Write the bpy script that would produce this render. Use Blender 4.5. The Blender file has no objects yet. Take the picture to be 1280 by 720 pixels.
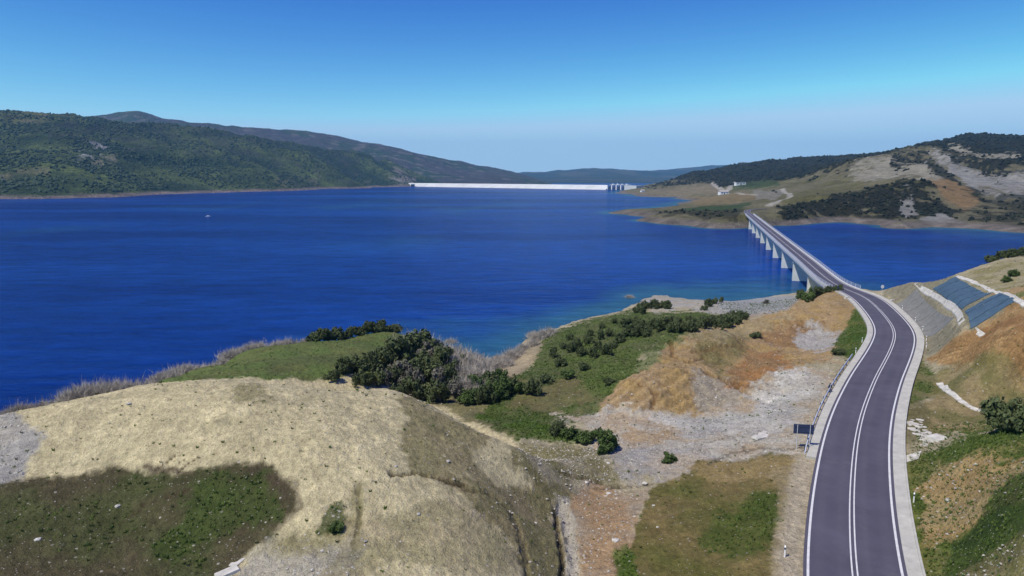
import bpy, math, random
import numpy as np
from mathutils import Vector
random.seed(7); rng = np.random.default_rng(7)
SC = bpy.context.scene; COL = SC.collection
# ------------------------------------------------------------------ camera, sky, sun, exposure
HC = 41.0; F = 850.0; PITCH = math.atan(138/850)
cd = bpy.data.cameras.new("camera"); cam = bpy.data.objects.new("camera", cd); COL.objects.link(cam)
cam.location = (0, 0, HC); cam.rotation_euler = (math.pi/2-PITCH, 0, 0)
cd.sensor_width = 36; cd.lens = 36*F/1280; cd.clip_start = 0.5; cd.clip_end = 60000
SC.camera = cam
SUN = Vector((-0.42, -0.30, 0.85)).normalized()
elev = math.asin(SUN.z)
w = bpy.data.worlds.new("World"); SC.world = w; w.use_nodes = True
nt = w.node_tree; bg = nt.nodes["Background"]
sky = nt.nodes.new("ShaderNodeTexSky"); sky.sky_type = 'NISHITA'; sky.sun_disc = False
sky.sun_elevation = elev; sky.sun_rotation = math.atan2(SUN.x, SUN.y)
sky.air_density = 1.3; sky.dust_density = 0.15; sky.ozone_density = 4.0; sky.altitude = 200
SKYC = ((.48, 2.9, .42), (.52, 2.7, .56))
# deepen the clear sky towards the zenith as in the photograph: per-channel contrast curve on the sky texture
sp_ = nt.nodes.new("ShaderNodeSeparateColor"); cb_ = nt.nodes.new("ShaderNodeCombineColor"); nt.links.new(sky.outputs[0], sp_.inputs[0])
def _m(op, a, b):
    n_ = nt.nodes.new("ShaderNodeMath"); n_.operation = op
    for i_, v_ in enumerate((a, b)):
        if isinstance(v_, float): n_.inputs[i_].default_value = v_
        else: nt.links.new(v_, n_.inputs[i_])
    return n_.outputs[0]
for ch, (ref, pw, outv) in enumerate(SKYC):
    q_ = _m('MINIMUM', _m('MULTIPLY', sp_.outputs[ch], .1/ref), (1.08, 1.14)[ch])
    g_ = _m('MULTIPLY', _m('POWER', q_, pw), outv*10); nt.links.new(g_, cb_.inputs[ch])
nt.links.new(_m('MULTIPLY', _m('POWER', _m('MULTIPLY', g_, .1), .32), 11.0), cb_.inputs[2])
nt.links.new(cb_.outputs[0], bg.inputs[0]); bg.inputs[1].default_value = 0.10
sd = bpy.data.lights.new("sun", 'SUN'); sd.energy = 4.7; sd.angle = math.radians(0.53); sd.color = (1, .93, .79)
so = bpy.data.objects.new("sun", sd); COL.objects.link(so); so.rotation_euler = SUN.to_track_quat('Z', 'Y').to_euler(); so.location = (0, 0, 300)
SC.view_settings.view_transform = 'Standard'; SC.view_settings.look = 'None'; SC.view_settings.exposure = 0.0; SC.view_settings.gamma = 1
# ------------------------------------------------------------------ maths helpers
CP, SP = math.cos(PITCH), math.sin(PITCH)
def ray(px, py):
    u = (px-640)/F; v = (py-360)/F
    return u, CP-v*SP, -SP-v*CP
def P(px, py, z):                       # the place on level z that is seen in that direction
    a, b, c = ray(px, py); t = (z-HC)/c
    return a*t, b*t, z
def D(px, py, d):                       # the place d metres ahead
    a, b, c = ray(px, py); t = d/b
    return a*t, d, HC+c*t
def _h(ix, iy, s):
    n = (ix*374761393 + iy*668265263 + s*2246822519) & 0xffffffff
    n = ((n ^ (n >> 13))*1274126177) & 0xffffffff
    return (n ^ (n >> 16)) & 0xffffffff
def perlin(x, y, s=0):
    x = np.asarray(x, float); y = np.asarray(y, float)
    ix = np.floor(x).astype(np.int64); iy = np.floor(y).astype(np.int64)
    fx = x-ix; fy = y-iy
    def g(dx, dy):
        a = _h(ix+dx, iy+dy, s)*(2*math.pi/4294967296.)
        return np.cos(a)*(fx-dx)+np.sin(a)*(fy-dy)
    u = fx*fx*fx*(fx*(fx*6-15)+10); v = fy*fy*fy*(fy*(fy*6-15)+10)
    a = g(0, 0)*(1-u)+g(1, 0)*u; b = g(0, 1)*(1-u)+g(1, 1)*u
    return (a*(1-v)+b*v)*1.5
def fbm(x, y, o=4, s=0, gain=.5):
    r = 0; a = 1; t = 0; f = 1
    for i in range(o):
        r = r+a*perlin(x*f+i*17.3, y*f-i*9.1, s+i); t += a; a *= gain; f *= 2.03
    return r/t
def ridged(x, y, o=4, s=0):
    r = 0; a = 1; t = 0; f = 1
    for i in range(o):
        r = r+a*(1-2*np.abs(perlin(x*f+i*7.7, y*f+i*3.1, s+i))); t += a; a *= .5; f *= 2.1
    return r/t
def ss(a, b, x):
    t = np.clip((x-a)/(b-a), 0, 1); return t*t*(3-2*t)
class RBF:
    def __init__(s, pts, c=.03):
        p = np.array([(q[0]/q[1], math.log(q[1])) for q in pts]); z = np.array([q[2] for q in pts]); s.p = p; s.c = c
        n = len(p); A = np.zeros((n+1, n+1)); A[:n, :n] = s.k(p[:, None, :]-p[None]); A[:n, :n] -= np.eye(n)*.002
        A[:n, n] = 1; A[n, :n] = 1
        s.w = np.linalg.solve(A, np.append(z, 0))
    def k(s, d): return np.sqrt((d**2).sum(-1)+s.c**2)
    def __call__(s, x, y):
        x = np.asarray(x, float); y = np.asarray(y, float); sh = np.broadcast(x, y).shape
        x = np.broadcast_to(x, sh).ravel(); y = np.broadcast_to(y, sh).ravel()
        q = np.stack([x/y, np.log(y)], -1); out = np.empty(len(q))
        for i in range(0, len(q), 20000):
            out[i:i+20000] = s.k(q[i:i+20000, None]-s.p[None])@s.w[:-1]+s.w[-1]
        return out.reshape(sh)
# ------------------------------------------------------------------ object helpers
def link(o, parent=None):
    COL.objects.link(o)
    if parent is not None: o.parent = parent
    return o
def mesh_np(name, V, Fc, mat=None, col=None, smooth=True, attrs=None):
    V = np.asarray(V, np.float32); Fc = np.asarray(Fc, np.int32); k = Fc.shape[1]
    me = bpy.data.meshes.new(name); me.vertices.add(len(V)); me.vertices.foreach_set('co', V.ravel())
    me.loops.add(Fc.size); me.loops.foreach_set('vertex_index', Fc.ravel())
    me.polygons.add(len(Fc)); me.polygons.foreach_set('loop_start', np.arange(0, Fc.size, k, dtype=np.int32))
    me.polygons.foreach_set('use_smooth', np.full(len(Fc), smooth))
    me.update(calc_edges=True)
    if col is not None:
        a = me.color_attributes.new('col', 'FLOAT_COLOR', 'POINT')
        c = np.ones((len(V), 4), np.float32); c[:, :3] = col; a.data.foreach_set('color', c.ravel())
    for n, v in (attrs or {}).items():
        a = me.attributes.new(n, 'FLOAT', 'POINT'); a.data.foreach_set('value', np.asarray(v, np.float32))
    if mat: me.materials.append(mat)
    return me
def obj(name, me, parent=None, loc=None):
    o = bpy.data.objects.new(name, me); link(o, parent)
    if loc is not None: o.location = loc
    return o
def tag(o, label=None, cat=None, group=None, kind=None):
    for k, v in (('label', label), ('category', cat), ('group', group), ('kind', kind)):
        if v: o[k] = v
    return o
def empty(name, loc, rz=0, label=None, cat=None, group=None):
    o = bpy.data.objects.new(name, None); link(o); o.location = loc; o.rotation_euler = (0, 0, rz); o.empty_display_size = .3
    return tag(o, label, cat, group)
class MB:                                # collects boxes, tubes and ribbons for one mesh
    def __init__(s): s.v = []; s.f = []
    def add(s, vs, fs):
        b = len(s.v); s.v += [tuple(q) for q in vs]; s.f += [tuple(b+i for i in f) for f in fs]
    def box(s, c, size, rz=0, taper=1):
        x, y, z = [q/2 for q in size]; ca, sa = math.cos(rz), math.sin(rz); vs = []
        for dz, t in ((-z, 1), (z, taper)):
            for dx, dy in ((-x, -y), (x, -y), (x, y), (-x, y)):
                dx *= t; dy *= t
                vs.append((c[0]+dx*ca-dy*sa, c[1]+dx*sa+dy*ca, c[2]+dz))
        s.add(vs, [(3, 2, 1, 0), (4, 5, 6, 7), (0, 1, 5, 4), (1, 2, 6, 5), (2, 3, 7, 6), (3, 0, 4, 7)])
    def tube(s, pts, r, n=6):
        b = len(s.v); pts = [Vector(p) for p in pts]
        rs = r if isinstance(r, (list, tuple)) else [r]*len(pts)
        for i, p in enumerate(pts):
            t = (pts[min(i+1, len(pts)-1)]-pts[max(i-1, 0)]).normalized()
            a = t.orthogonal().normalized(); c = t.cross(a)
            for k in range(n):
                q = p+(a*math.cos(2*math.pi*k/n)+c*math.sin(2*math.pi*k/n))*rs[i]; s.v.append(tuple(q))
        for i in range(len(pts)-1):
            for k in range(n):
                s.f.append((b+i*n+k, b+i*n+(k+1) % n, b+(i+1)*n+(k+1) % n, b+(i+1)*n+k))
        s.f.append(tuple(b+k for k in range(n))[::-1]); s.f.append(tuple(b+(len(pts)-1)*n+k for k in range(n)))
    def sweep(s, secs):                  # list of closed cross-sections (same point count)
        b = len(s.v); n = len(secs[0])
        for q in secs: s.v += [tuple(p) for p in q]
        for i in range(len(secs)-1):
            for k in range(n): s.f.append((b+i*n+k, b+i*n+(k+1) % n, b+(i+1)*n+(k+1) % n, b+(i+1)*n+k))
        s.f.append(tuple(b+k for k in range(n))[::-1]); s.f.append(tuple(b+(len(secs)-1)*n+k for k in range(n)))
    def mesh(s, name, mat, smooth=False):
        me = bpy.data.meshes.new(name); me.from_pydata(s.v, [], s.f); me.materials.append(mat)
        if smooth: me.polygons.foreach_set('use_smooth', [True]*len(me.polygons))
        me.update(); return me
    def build(s, name, mat, parent=None, smooth=False): return obj(name, s.mesh(name, mat, smooth), parent)
# ------------------------------------------------------------------ materials
def newmat(name):
    m = bpy.data.materials.new(name); m.use_nodes = True; t = m.node_tree
    return m, t, t.nodes, t.links, t.nodes['Principled BSDF']
def noise_node(N, L, scale, detail=4, vec=None, rough=.55):
    n = N.new('ShaderNodeTexNoise'); n.inputs['Scale'].default_value = scale; n.inputs['Detail'].default_value = detail
    n.inputs['Roughness'].default_value = rough
    if vec is not None: L.new(vec, n.inputs['Vector'])
    return n
def mrange(N, L, src, a, b, c, d):
    m = N.new('ShaderNodeMapRange'); L.new(src, m.inputs[0])
    for i, v in enumerate((a, b, c, d)): m.inputs[i+1].default_value = v
    return m.outputs[0]
def mathn(N, L, op, a, b=None):
    m = N.new('ShaderNodeMath'); m.operation = op
    for i, v in enumerate((a, b)):
        if v is None: continue
        if isinstance(v, (int, float)): m.inputs[i].default_value = v
        else: L.new(v, m.inputs[i])
    return m.outputs[0]
def mixc(N, L, fac, a, b, mode='MIX'):
    m = N.new('ShaderNodeMix'); m.data_type = 'RGBA'; m.blend_type = mode
    for i, v in ((0, fac), (6, a), (7, b)):
        if isinstance(v, (int, float)): m.inputs[i].default_value = v
        elif isinstance(v, tuple): m.inputs[i].default_value = (*v, 1)
        else: L.new(v, m.inputs[i])
    return m.outputs[2]
def simple(name, c, rough=.8, var=.15, scale=1.5, bump=.0, metal=0, spec=.3):
    m, t, N, L, B = newmat(name)
    tc = N.new('ShaderNodeTexCoord'); n = noise_node(N, L, scale, 6, tc.outputs['Object'], .65)
    f = mrange(N, L, n.outputs[0], .3, .7, 1-var, 1+var)
    hv = N.new('ShaderNodeHueSaturation'); hv.inputs['Color'].default_value = (*c, 1); L.new(f, hv.inputs['Value'])
    L.new(hv.outputs[0], B.inputs['Base Color']); B.inputs['Roughness'].default_value = rough; B.inputs['Metallic'].default_value = metal
    B.inputs['Specular IOR Level'].default_value = spec
    if bump:
        b = N.new('ShaderNodeBump'); b.inputs['Strength'].default_value = bump; b.inputs['Distance'].default_value = .05
        n2 = noise_node(N, L, scale*6, 5, tc.outputs['Object']); L.new(n2.outputs[0], b.inputs['Height']); L.new(b.outputs[0], B.inputs['Normal'])
    return m
def terrain_mat(name, scales, bumpd, gravel=True):
    m, t, N, L, B = newmat(name)
    at = N.new('ShaderNodeAttribute'); at.attribute_name = 'col'
    geo = N.new('ShaderNodeNewGeometry'); pos = geo.outputs['Position']
    c = at.outputs['Color']; hsum = None
    for sc, am in scales:
        n = noise_node(N, L, sc, 5, pos, .7)
        f = mrange(N, L, n.outputs[0], .28, .72, 1-am, 1+am)
        c = mixc(N, L, 1.0, c, f, 'MULTIPLY')
        hsum = n.outputs[0] if hsum is None else mathn(N, L, 'ADD', mathn(N, L, 'MULTIPLY', hsum, 1.7), n.outputs[0])
    if gravel:
        ga = N.new('ShaderNodeAttribute'); ga.attribute_name = 'gravel'
        for sc, th in ((2.2, .30), (5.0, .36)):
            v = N.new('ShaderNodeTexVoronoi'); v.inputs['Scale'].default_value = sc; L.new(pos, v.inputs['Vector'])
            sep = N.new('ShaderNodeSeparateColor'); L.new(v.outputs['Color'], sep.inputs[0])
            inside = mathn(N, L, 'LESS_THAN', v.outputs['Distance'], mathn(N, L, 'MULTIPLY', sep.outputs[1], th))
            keep = mathn(N, L, 'GREATER_THAN', mathn(N, L, 'ADD', sep.outputs[0], mathn(N, L, 'MULTIPLY', ga.outputs['Fac'], .72)), .93)
            fac = mathn(N, L, 'MULTIPLY', mathn(N, L, 'MULTIPLY', inside, keep), .75)
            stone = mixc(N, L, sep.outputs[2], (.22, .20, .17), (.58, .54, .47))
            c = mixc(N, L, fac, c, stone)
            hsum = mathn(N, L, 'ADD', hsum, fac)
        wn = noise_node(N, L, 3.3, 3, pos, .8); c = mixc(N, L, mrange(N, L, wn.outputs[0], .60, .70, 0, .62), c, (.055, .052, .025))
    L.new(c, B.inputs['Base Color']); B.inputs['Roughness'].default_value = .95; B.inputs['Specular IOR Level'].default_value = .1
    b = N.new('ShaderNodeBump'); b.inputs['Strength'].default_value = 1.0; b.inputs['Distance'].default_value = bumpd
    L.new(hsum, b.inputs['Height']); L.new(b.outputs[0], B.inputs['Normal'])
    return m
def foliage_mat(name, c1, c2, trans=True):
    m, t, N, L, B = newmat(name)
    at = N.new('ShaderNodeAttribute'); at.attribute_name = 'tone'
    oi = N.new('ShaderNodeObjectInfo')
    f = mathn(N, L, 'ADD', mathn(N, L, 'MULTIPLY', at.outputs['Fac'], .7), mathn(N, L, 'MULTIPLY', oi.outputs['Random'], .3))
    c = mixc(N, L, f, c1, c2)
    L.new(c, B.inputs['Base Color']); B.inputs['Roughness'].default_value = .7; B.inputs['Specular IOR Level'].default_value = .2
    return m
M = {}
M['ground'] = terrain_mat('near_ground', ((.35, .14), (1.6, .28), (7.0, .32)), .20)
M['far'] = terrain_mat('far_ground', ((.02, .15), (.12, .28), (.6, .3)), 3.0, False)
M['hills'] = terrain_mat('hill_ground', ((.006, .2), (.03, .35), (.12, .4)), 12.0, False)
M['asphalt'] = simple('asphalt', (.074, .070, .098), .85, .17, .22, .2)
nd_a = M['asphalt'].node_tree; at_ = nd_a.nodes.new('ShaderNodeAttribute'); at_.attribute_name = 'wear'
hv_ = [n for n in nd_a.nodes if n.type == 'HUE_SAT'][0]
tc_ = nd_a.nodes.new('ShaderNodeNewGeometry'); pn_ = noise_node(nd_a.nodes, nd_a.links, .45, 6, tc_.outputs['Position'], .75)
sm_ = mrange(nd_a.nodes, nd_a.links, pn_.outputs[0], .56, .72, 0, .35)
c_a = mixc(nd_a.nodes, nd_a.links, mathn(nd_a.nodes, nd_a.links, 'MULTIPLY', at_.outputs['Fac'], .30), hv_.outputs[0], (.125, .12, .135))
c_a = mixc(nd_a.nodes, nd_a.links, sm_, c_a, (.13, .125, .15)); nd_a.links.new(c_a, nd_a.nodes['Principled BSDF'].inputs['Base Color'])
M['line'] = simple('road_paint', (.60, .60, .60), .6, .16, 2)
M['concrete'] = simple('concrete', (.43, .42, .375), .9, .16, .9, .3)
M['deckconc'] = simple('bridge_concrete', (.50, .50, .50), .85, .10, .5, .15)
M['pier'] = simple('pier_concrete', (.60, .62, .60), .85, .10, .4, .15)
M['dam'] = simple('dam_face', (.55, .57, .57), .9, .14, .03)
M['galv'] = simple('galvanised_steel', (.60, .63, .68), .5, .1, 3, 0, .3, .5)
M['darksteel'] = simple('dark_steel', (.05, .07, .12), .5, .1, 3, 0, .3, .4)
M['white'] = simple('white_paint', (.8, .8, .8), .6, .05, 2)
M['red'] = simple('red_paint', (.5, .03, .02), .6, .05, 2)
M['signback'] = simple('sign_back', (.035, .05, .11), .5, .15, 1.2, 0, .1, .4)
M['rock'] = simple('pale_stone', (.40, .38, .34), .9, .3, 2.2, .5)
M['slab'] = simple('white_slab', (.50, .48, .43), .9, .3, 1.1, .3)
M['rooftile'] = simple('roof', (.42, .38, .35), .8, .2, 2)
M['bark'] = simple('bark', (.10, .085, .07), .95, .25, 4, .4)
M['twig'] = simple('grey_twigs', (.42, .385, .33), .95, .3, 1.2)
M['leafdark'] = foliage_mat('dark_leaves', (.030, .045, .018), (.115, .14, .055))
M['leafmid'] = foliage_mat('mid_leaves', (.030, .055, .014), (.10, .15, .04))
M['leafgrey'] = foliage_mat('grey_leaves', (.05, .05, .04), (.20, .19, .15))
M['scrub'] = foliage_mat('scrub_leaves', (.007, .010, .006), (.020, .026, .012))
M['wood'] = foliage_mat('far_wood', (.020, .038, .018), (.050, .075, .030))
M['tuft'] = foliage_mat('grass_tufts', (.035, .075, .012), (.13, .17, .04))
M['net'] = None
def net_mat(name, c):
    m, t, N, L, B = newmat(name)
    geo = N.new('ShaderNodeNewGeometry'); n = noise_node(N, L, .8, 6, geo.outputs['Position'], .7)
    w_ = N.new('ShaderNodeTexWave'); w_.inputs['Scale'].default_value = 1.1; w_.inputs['Distortion'].default_value = 1.5; L.new(geo.outputs['Position'], w_.inputs['Vector'])
    f = mrange(N, L, n.outputs[0], .3, .7, .7, 1.3); c_ = mixc(N, L, 1., c, f, 'MULTIPLY')
    c_ = mixc(N, L, mathn(N, L, 'MULTIPLY', w_.outputs['Fac'], .25), c_, (c[0]*1.7, c[1]*1.7, c[2]*1.6))
    L.new(c_, B.inputs['Base Color']); B.inputs['Roughness'].default_value = .7
    return m
M['bluenet'] = net_mat('blue_grey_matting', (.045, .085, .125))
M['greynet'] = net_mat('grey_matting', (.17, .165, .145))

# ------------------------------------------------------------------ the road's centre line
ZR = 9.5
cpx = [(1115, 960), (1092, 850), (1076, 775), (1068, 720), (1065, 665), (1064.5, 628), (1066, 595), (1069, 560), (1074, 532), (1080, 510), (1087.5, 490), (1096, 470), (1107, 450), (1115, 433), (1118.5, 419), (1115.5, 408), (1109, 398.5), (1097.5, 385.5), (1079, 370.5)]
ctrl = [P(a, b, ZR)[:2] for a, b in cpx]
CX = lambda d: 96.8+.280*(d-202)
ctrl += [(CX(d), d) for d in (205, 260, 330, 400, 470, 540, 600, 628)]
ctrl += [(231, 668), (248, 692), (275, 706), (310, 715), (350, 740)]
def catmull(pts, step):
    pts = [np.array(p, float) for p in pts]; out = []
    for i in range(1, len(pts)-2):
        p0, p1, p2, p3 = pts[i-1:i+3]; n = max(2, int(np.linalg.norm(p2-p1)/step))
        for k in range(n):
            t = k/n; out.append(.5*((2*p1)+(-p0+p2)*t+(2*p0-5*p1+4*p2-p3)*t*t+(-p0+3*p1-3*p2+p3)*t**3))
    out.append(pts[-2]); return np.array(out)
C = catmull(ctrl, 1.5)
for _ in range(12): C[1:-1] = .25*C[:-2]+.5*C[1:-1]+.25*C[2:]
T = np.gradient(C, axis=0); T /= np.linalg.norm(T, axis=1)[:, None]; NR = np.stack([T[:, 1], -T[:, 0]], 1)   # right-hand normal
i_at = lambda d: int(np.argmin(np.abs(C[:, 1]-d)))
D0, D1 = 197., 586.
def road_dist(x, y):
    sh = x.shape; x = x.ravel(); y = y.ravel(); best = np.full(len(x), 1e9); sd_ = np.zeros(len(x))
    for i in range(0, len(x), 20000):
        dx = x[i:i+20000, None]-C[None, ::2, 0]; dy = y[i:i+20000, None]-C[None, ::2, 1]
        q = dx*dx+dy*dy; j = q.argmin(1); r = np.arange(len(j))
        nn = NR[::2][j]; best[i:i+20000] = np.sqrt(q[r, j]); sd_[i:i+20000] = dx[r, j]*nn[:, 0]+dy[r, j]*nn[:, 1]
    return best.reshape(sh), sd_.reshape(sh)
# ------------------------------------------------------------------ heights of the near land
near = []
def A(*q):
    for a in q: near.append(P(*a))
def Dp(*q):                              # (px, d, z): direction and distance known, height given
    for px, d, z in q: near.append(((px-640)/F*d/CP*.985, d, z))
A((0,720,13),(160,720,12.3),(320,720,12.5),(480,720,13),(600,720,11.5),(660,720,9),(0,640,14.3),(150,640,13.6),(300,640,14.2),(450,640,14.5),(560,640,13.5),
  (0,580,15.5),(150,580,15.6),(300,570,16.5),(420,570,16.5),(520,570,15),(600,610,12.5),
  (0,520,16.5),(60,507,17),(130,492,17.5),(190,480,18),(250,475,18),(310,478,17.5),(380,486,16.5),(430,490,16),(480,487,16),(520,500,15),(560,520,13.8),(610,545,12.5),(655,565,11.5),
  (-200,900,13),(0,850,12.5),(400,850,12.5),(800,850,7.5),(1300,850,12),(-200,720,13),(-200,600,15),(-200,540,16.5),(640,1000,10),(1000,900,9),(200,1000,13))
def crest(pts, dz=((1.10, 4.5), (1.22, 8))):
    for px, py, z in pts:
        x, y, _ = P(px, py, z)
        for m_, k in dz: near.append((x*m_, y*m_, z-k))
crest([(-200,540,16.5),(0,520,16.5),(60,507,17),(130,492,17.5)], ((1.08, 3.3), (1.2, 8), (1.4, 14), (1.55, 19)))
crest([(190,480,18),(250,475,18)], ((1.1, 5),))
crest([(310,478,17.5),(380,486,16.5)], ((1.1, 4.5),)); crest([(430,490,16),(480,487,16),(520,500,15),(560,520,13.8)], ((1.1, 5), (1.22, 9)))
crest([(610,545,12.5),(655,565,11.5)], ((1.1, 4.5),))
A((205,474,12.3),(250,466,11.6),(350,468,11),(430,462,10),(300,452,10),(400,446,9.5),(470,440,8.5),(240,462,10.5),(300,441,8.5),(350,433,8),(400,427,7.5),(460,419,7),(500,417,6.5))
for px, py, z in ((150,478,9),(215,465,11.2),(240,458,11),(268,449,10),(300,441,8.7),(350,433,8),(400,427,7.5),(460,419,7),(500,417,6.5)):
    x, y, _ = P(px, py, z); near.append((x*1.13, y*1.13, z-7.5)); near.append((x*1.24, y*1.24, -3))
Dp((520,112,5),(520,128,4.5),(520,145,3.5),(520,165,0),(520,180,-3),(570,115,5),(570,130,3.5),(570,150,1),(570,162,-1),(600,120,4.5),(600,138,2),(600,149,.2),(600,160,-2))
A((605,462,0),(640,446,0),(655,428,0),(690,413,0),(735,397,0),(785,386,0),(798,377,0),(800,371,-.3),(870,374,0),(940,374,0),(985,368,0),(1020,364,0),
  (600,430,-3),(640,425,-2),(680,400,-3),(760,383,-3),(780,370,-3),(850,364,-3),(950,358,-3),(1000,352,-3),(560,410,-4),(830,377,1),(900,380,2.5),(960,378,3),
  (620,530,6),(700,545,6.5),(650,500,5),(700,500,5.5),(760,480,6.5),(800,450,7),(720,450,4.5),(680,460,3.5),(660,440,1.8),(700,425,2.2),(760,410,3.5),(830,440,7.5),(850,400,4.5),(930,390,4.5),(800,392,2.2),
  (850,460,9.3),(800,480,8.6),(760,513,6.4),(868,515,6.4),(820,513,6.8),(860,430,8.3),(900,420,8.6),(950,402,7.5),(895,455,6.2),(940,436,6.2),(960,460,8.6),(925,470,8),(905,500,6.4),(980,440,6.6),(1000,397,8.4),(1010,380,7.5),(1035,375,8.8),(1010,415,6.4),(1040,425,6.6),
  (1000,480,8.6),(1040,475,8.6),(960,505,7.3),(1020,520,8.6),(900,540,7.4),(1000,560,8.6),(780,530,6.8),(850,560,7.2),
  (900,600,8),(960,640,8.5),(850,640,8),(800,700,7.6),(950,700,8.8),(700,720,7),(690,650,7.2),(720,610,6.9),(655,610,9.5),(650,680,9.8),(700,575,8.5),(745,600,6.9),(760,650,7.2))
A((1150,472,9.3),(1185,475,9.6),(1160,505,9.2),(1150,552,8.4),(1200,538,9.3),(1265,528,11),(1180,455,11),(1220,440,14),(1280,430,17),(1280,400,19),(1240,412,16.5),(1280,470,12.6),(1280,500,11.2),(1230,500,9.9),
  (1137,352,14),(1165,372,15),(1198,412,15.0),(1232,422,14.7),(1168,362,15.2),(1205,388,16.3),(1212,413,15.2),(1195,343.5,18.4),(1240,367,19.1),(1268,378,20),(1215,336,19.5),(1250,327,20),(1280,321,20.5),(1280,350,20.5),
  (1135,575,10.3),(1180,560,11.7),(1230,545,13.2),(1280,535,15),(1150,640,10.2),(1200,620,12),(1280,600,15.5),(1180,690,10.5),(1230,700,12),(1280,680,14.5),(1280,720,13.5),(1160,720,9.8),
  (1400,720,16),(1400,560,17),(1400,470,17),(1400,400,22),(1400,340,23),(1450,318,23))
for px, py, z in ((1105,366,10),(1137,352,14),(1195,345,18),(1240,332,19.6),(1280,321,20.5),(1450,318,23)):
    x, y, _ = P(px, py, z); near.append((x*1.12, y*1.12, z-6)); near.append((x*1.3+4, y*1.3, z-15 if z > 15 else -2)); near.append((x*1.6+5, y*1.6, -5))
for s_ in np.linspace(-1.3, 1.3, 14): near.append((s_*330, 330, -9))
for s_ in (-1.3, -.9, -.6, -.3, -.1): near.append((s_*210, 210, -7))
near += [(CX(205)-6, 205, 4.5), (CX(228), 228, 2.8), (CX(250), 250, -2), (CX(205)+9, 205, 4), (-60, 20, 13), (0, 18, 11), (40, 18, 10), (-90, 60, 15), (80, 25, 14)]
Hn_ = RBF(near, .035)
def micro(x, y):
    e = ss(.06, .12, x/y)*ss(88, 100, y)*ss(195, 180, y)*ss(.52, .46, x/y)
    wx = x+2*perlin(x/6, y/6, 18); r = e*(.75*ridged(wx/9, y/9, 3, 15)+.32*ridged(wx/2.4, y/2.4, 3, 16)-.3)
    e2 = ss(.0, -.1, x/y)*ss(100, 88, y); r = r+e2*(.18*ridged(wx/5, y/5, 4, 19)-.05)
    e3 = ss(.6, .66, x/y); r = r+e3*(.25*ridged(wx/4, y/4, 3, 20)-.08)
    return r+.07*fbm(x/.45, y/.45, 2, 35)+ .22*fbm(x/5, y/5, 5, 3)+.9*fbm(x/22, y/22, 3, 11)*.5+.09*fbm(x/.9, y/.9, 2, 31)
def Hnear(x, y, road=True):
    x = np.asarray(x, float); y = np.asarray(y, float)
    z = Hn_(x, y)+micro(x, y)
    if road:
        d, sg = road_dist(x, y)
        on = ss(D0+2, D0-3, y)
        k = ss(11.5, 5.4, d)*on; z = z*(1-k)+(ZR-.22)*k
        k2 = ss(5.6, 5.2, d)*on; z = z*(1-k2)+(ZR-.30)*k2
    return z
# ray cast on to the near land
def G(px, py, H=None, lo=25, hi=330, n=900):
    H = H or LKN
    a, b, c = ray(px, py); d = lo*(hi/lo)**(np.arange(n)/(n-1)); t = d/b
    zz = H(a*t, d); r = HC+c*t
    i = np.where(r < zz)[0]; i = i[0] if len(i) else n-1
    i0 = max(i-1, 0); e0 = r[i0]-zz[i0]; e1 = r[i]-zz[i]; f = 0 if i == i0 else e0/(e0-e1+1e-9)
    tt = t[i0]+(t[i]-t[i0])*f
    return float(a*tt), float(b*tt), float(zz[i0]+(zz[i]-zz[i0])*f)
class Look:                               # heights read back from a finished sheet
    def __init__(s, sa, d0, d1, nd, Z): s.sa = sa; s.l0 = math.log(d0); s.k = (nd-1)/(math.log(d1)-s.l0); s.nd = nd; s.Z = Z.reshape(nd, -1)
    def __call__(s, x, y):
        x = np.asarray(x, float); y = np.asarray(y, float)
        u = np.interp(x/y, s.sa, np.arange(len(s.sa))); v = np.clip((np.log(y)-s.l0)*s.k, 0, s.nd-1.001)
        i = np.minimum(u.astype(int), len(s.sa)-2); j = v.astype(int); fu = u-i; fv = v-j; Z = s.Z
        return (Z[j, i]*(1-fu)+Z[j, i+1]*fu)*(1-fv)+(Z[j+1, i]*(1-fu)+Z[j+1, i+1]*fu)*fv
def grid(s0, s1, ns, d0, d1, nd, H, sarr=None):
    s_ = np.linspace(s0, s1, ns) if sarr is None else sarr; ns = len(s_)
    d_ = d0*(d1/d0)**(np.arange(nd)/(nd-1)); S, Dd = np.meshgrid(s_, d_)
    X = S*Dd; Z = H(X, Dd); V = np.stack([X, Dd, Z], -1).reshape(-1, 3)
    i = (np.arange(nd-1)[:, None]*ns+np.arange(ns-1)[None]).ravel()
    return V, np.stack([i, i+1, i+ns+1, i+ns], -1)
def prune(V, Fc, zmin):
    keep = (V[Fc, 2].max(1) > zmin); Fc = Fc[keep]; used = np.unique(Fc); m_ = np.full(len(V), -1); m_[used] = np.arange(len(used))
    return V[used], m_[Fc]
def UV(x, y): return F*x/y, F*31./y
def poly_sd(pts, x, y):                  # signed distance (inside +) to a patch outlined on the ground
    w_ = np.array([UV(p[0], p[1]) for p in pts]); X, Y = UV(x, y)
    dm = np.full(X.shape, 1e9); ins = np.zeros(X.shape, bool)
    for i in range(len(w_)):
        ax, ay = w_[i]; bx, by = w_[(i+1) % len(w_)]; ex, ey = bx-ax, by-ay
        t = np.clip(((X-ax)*ex+(Y-ay)*ey)/(ex*ex+ey*ey+1e-9), 0, 1)
        dm = np.minimum(dm, (X-ax-ex*t)**2+(Y-ay-ey*t)**2)
        c = ((ay > Y) != (by > Y)) & (X < (bx-ax)*(Y-ay)/((by-ay) if by != ay else 1e-9)+ax); ins ^= c
    return np.where(ins, 1, -1)*np.sqrt(dm)
def c3(*v): return np.array(v, float)
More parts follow.
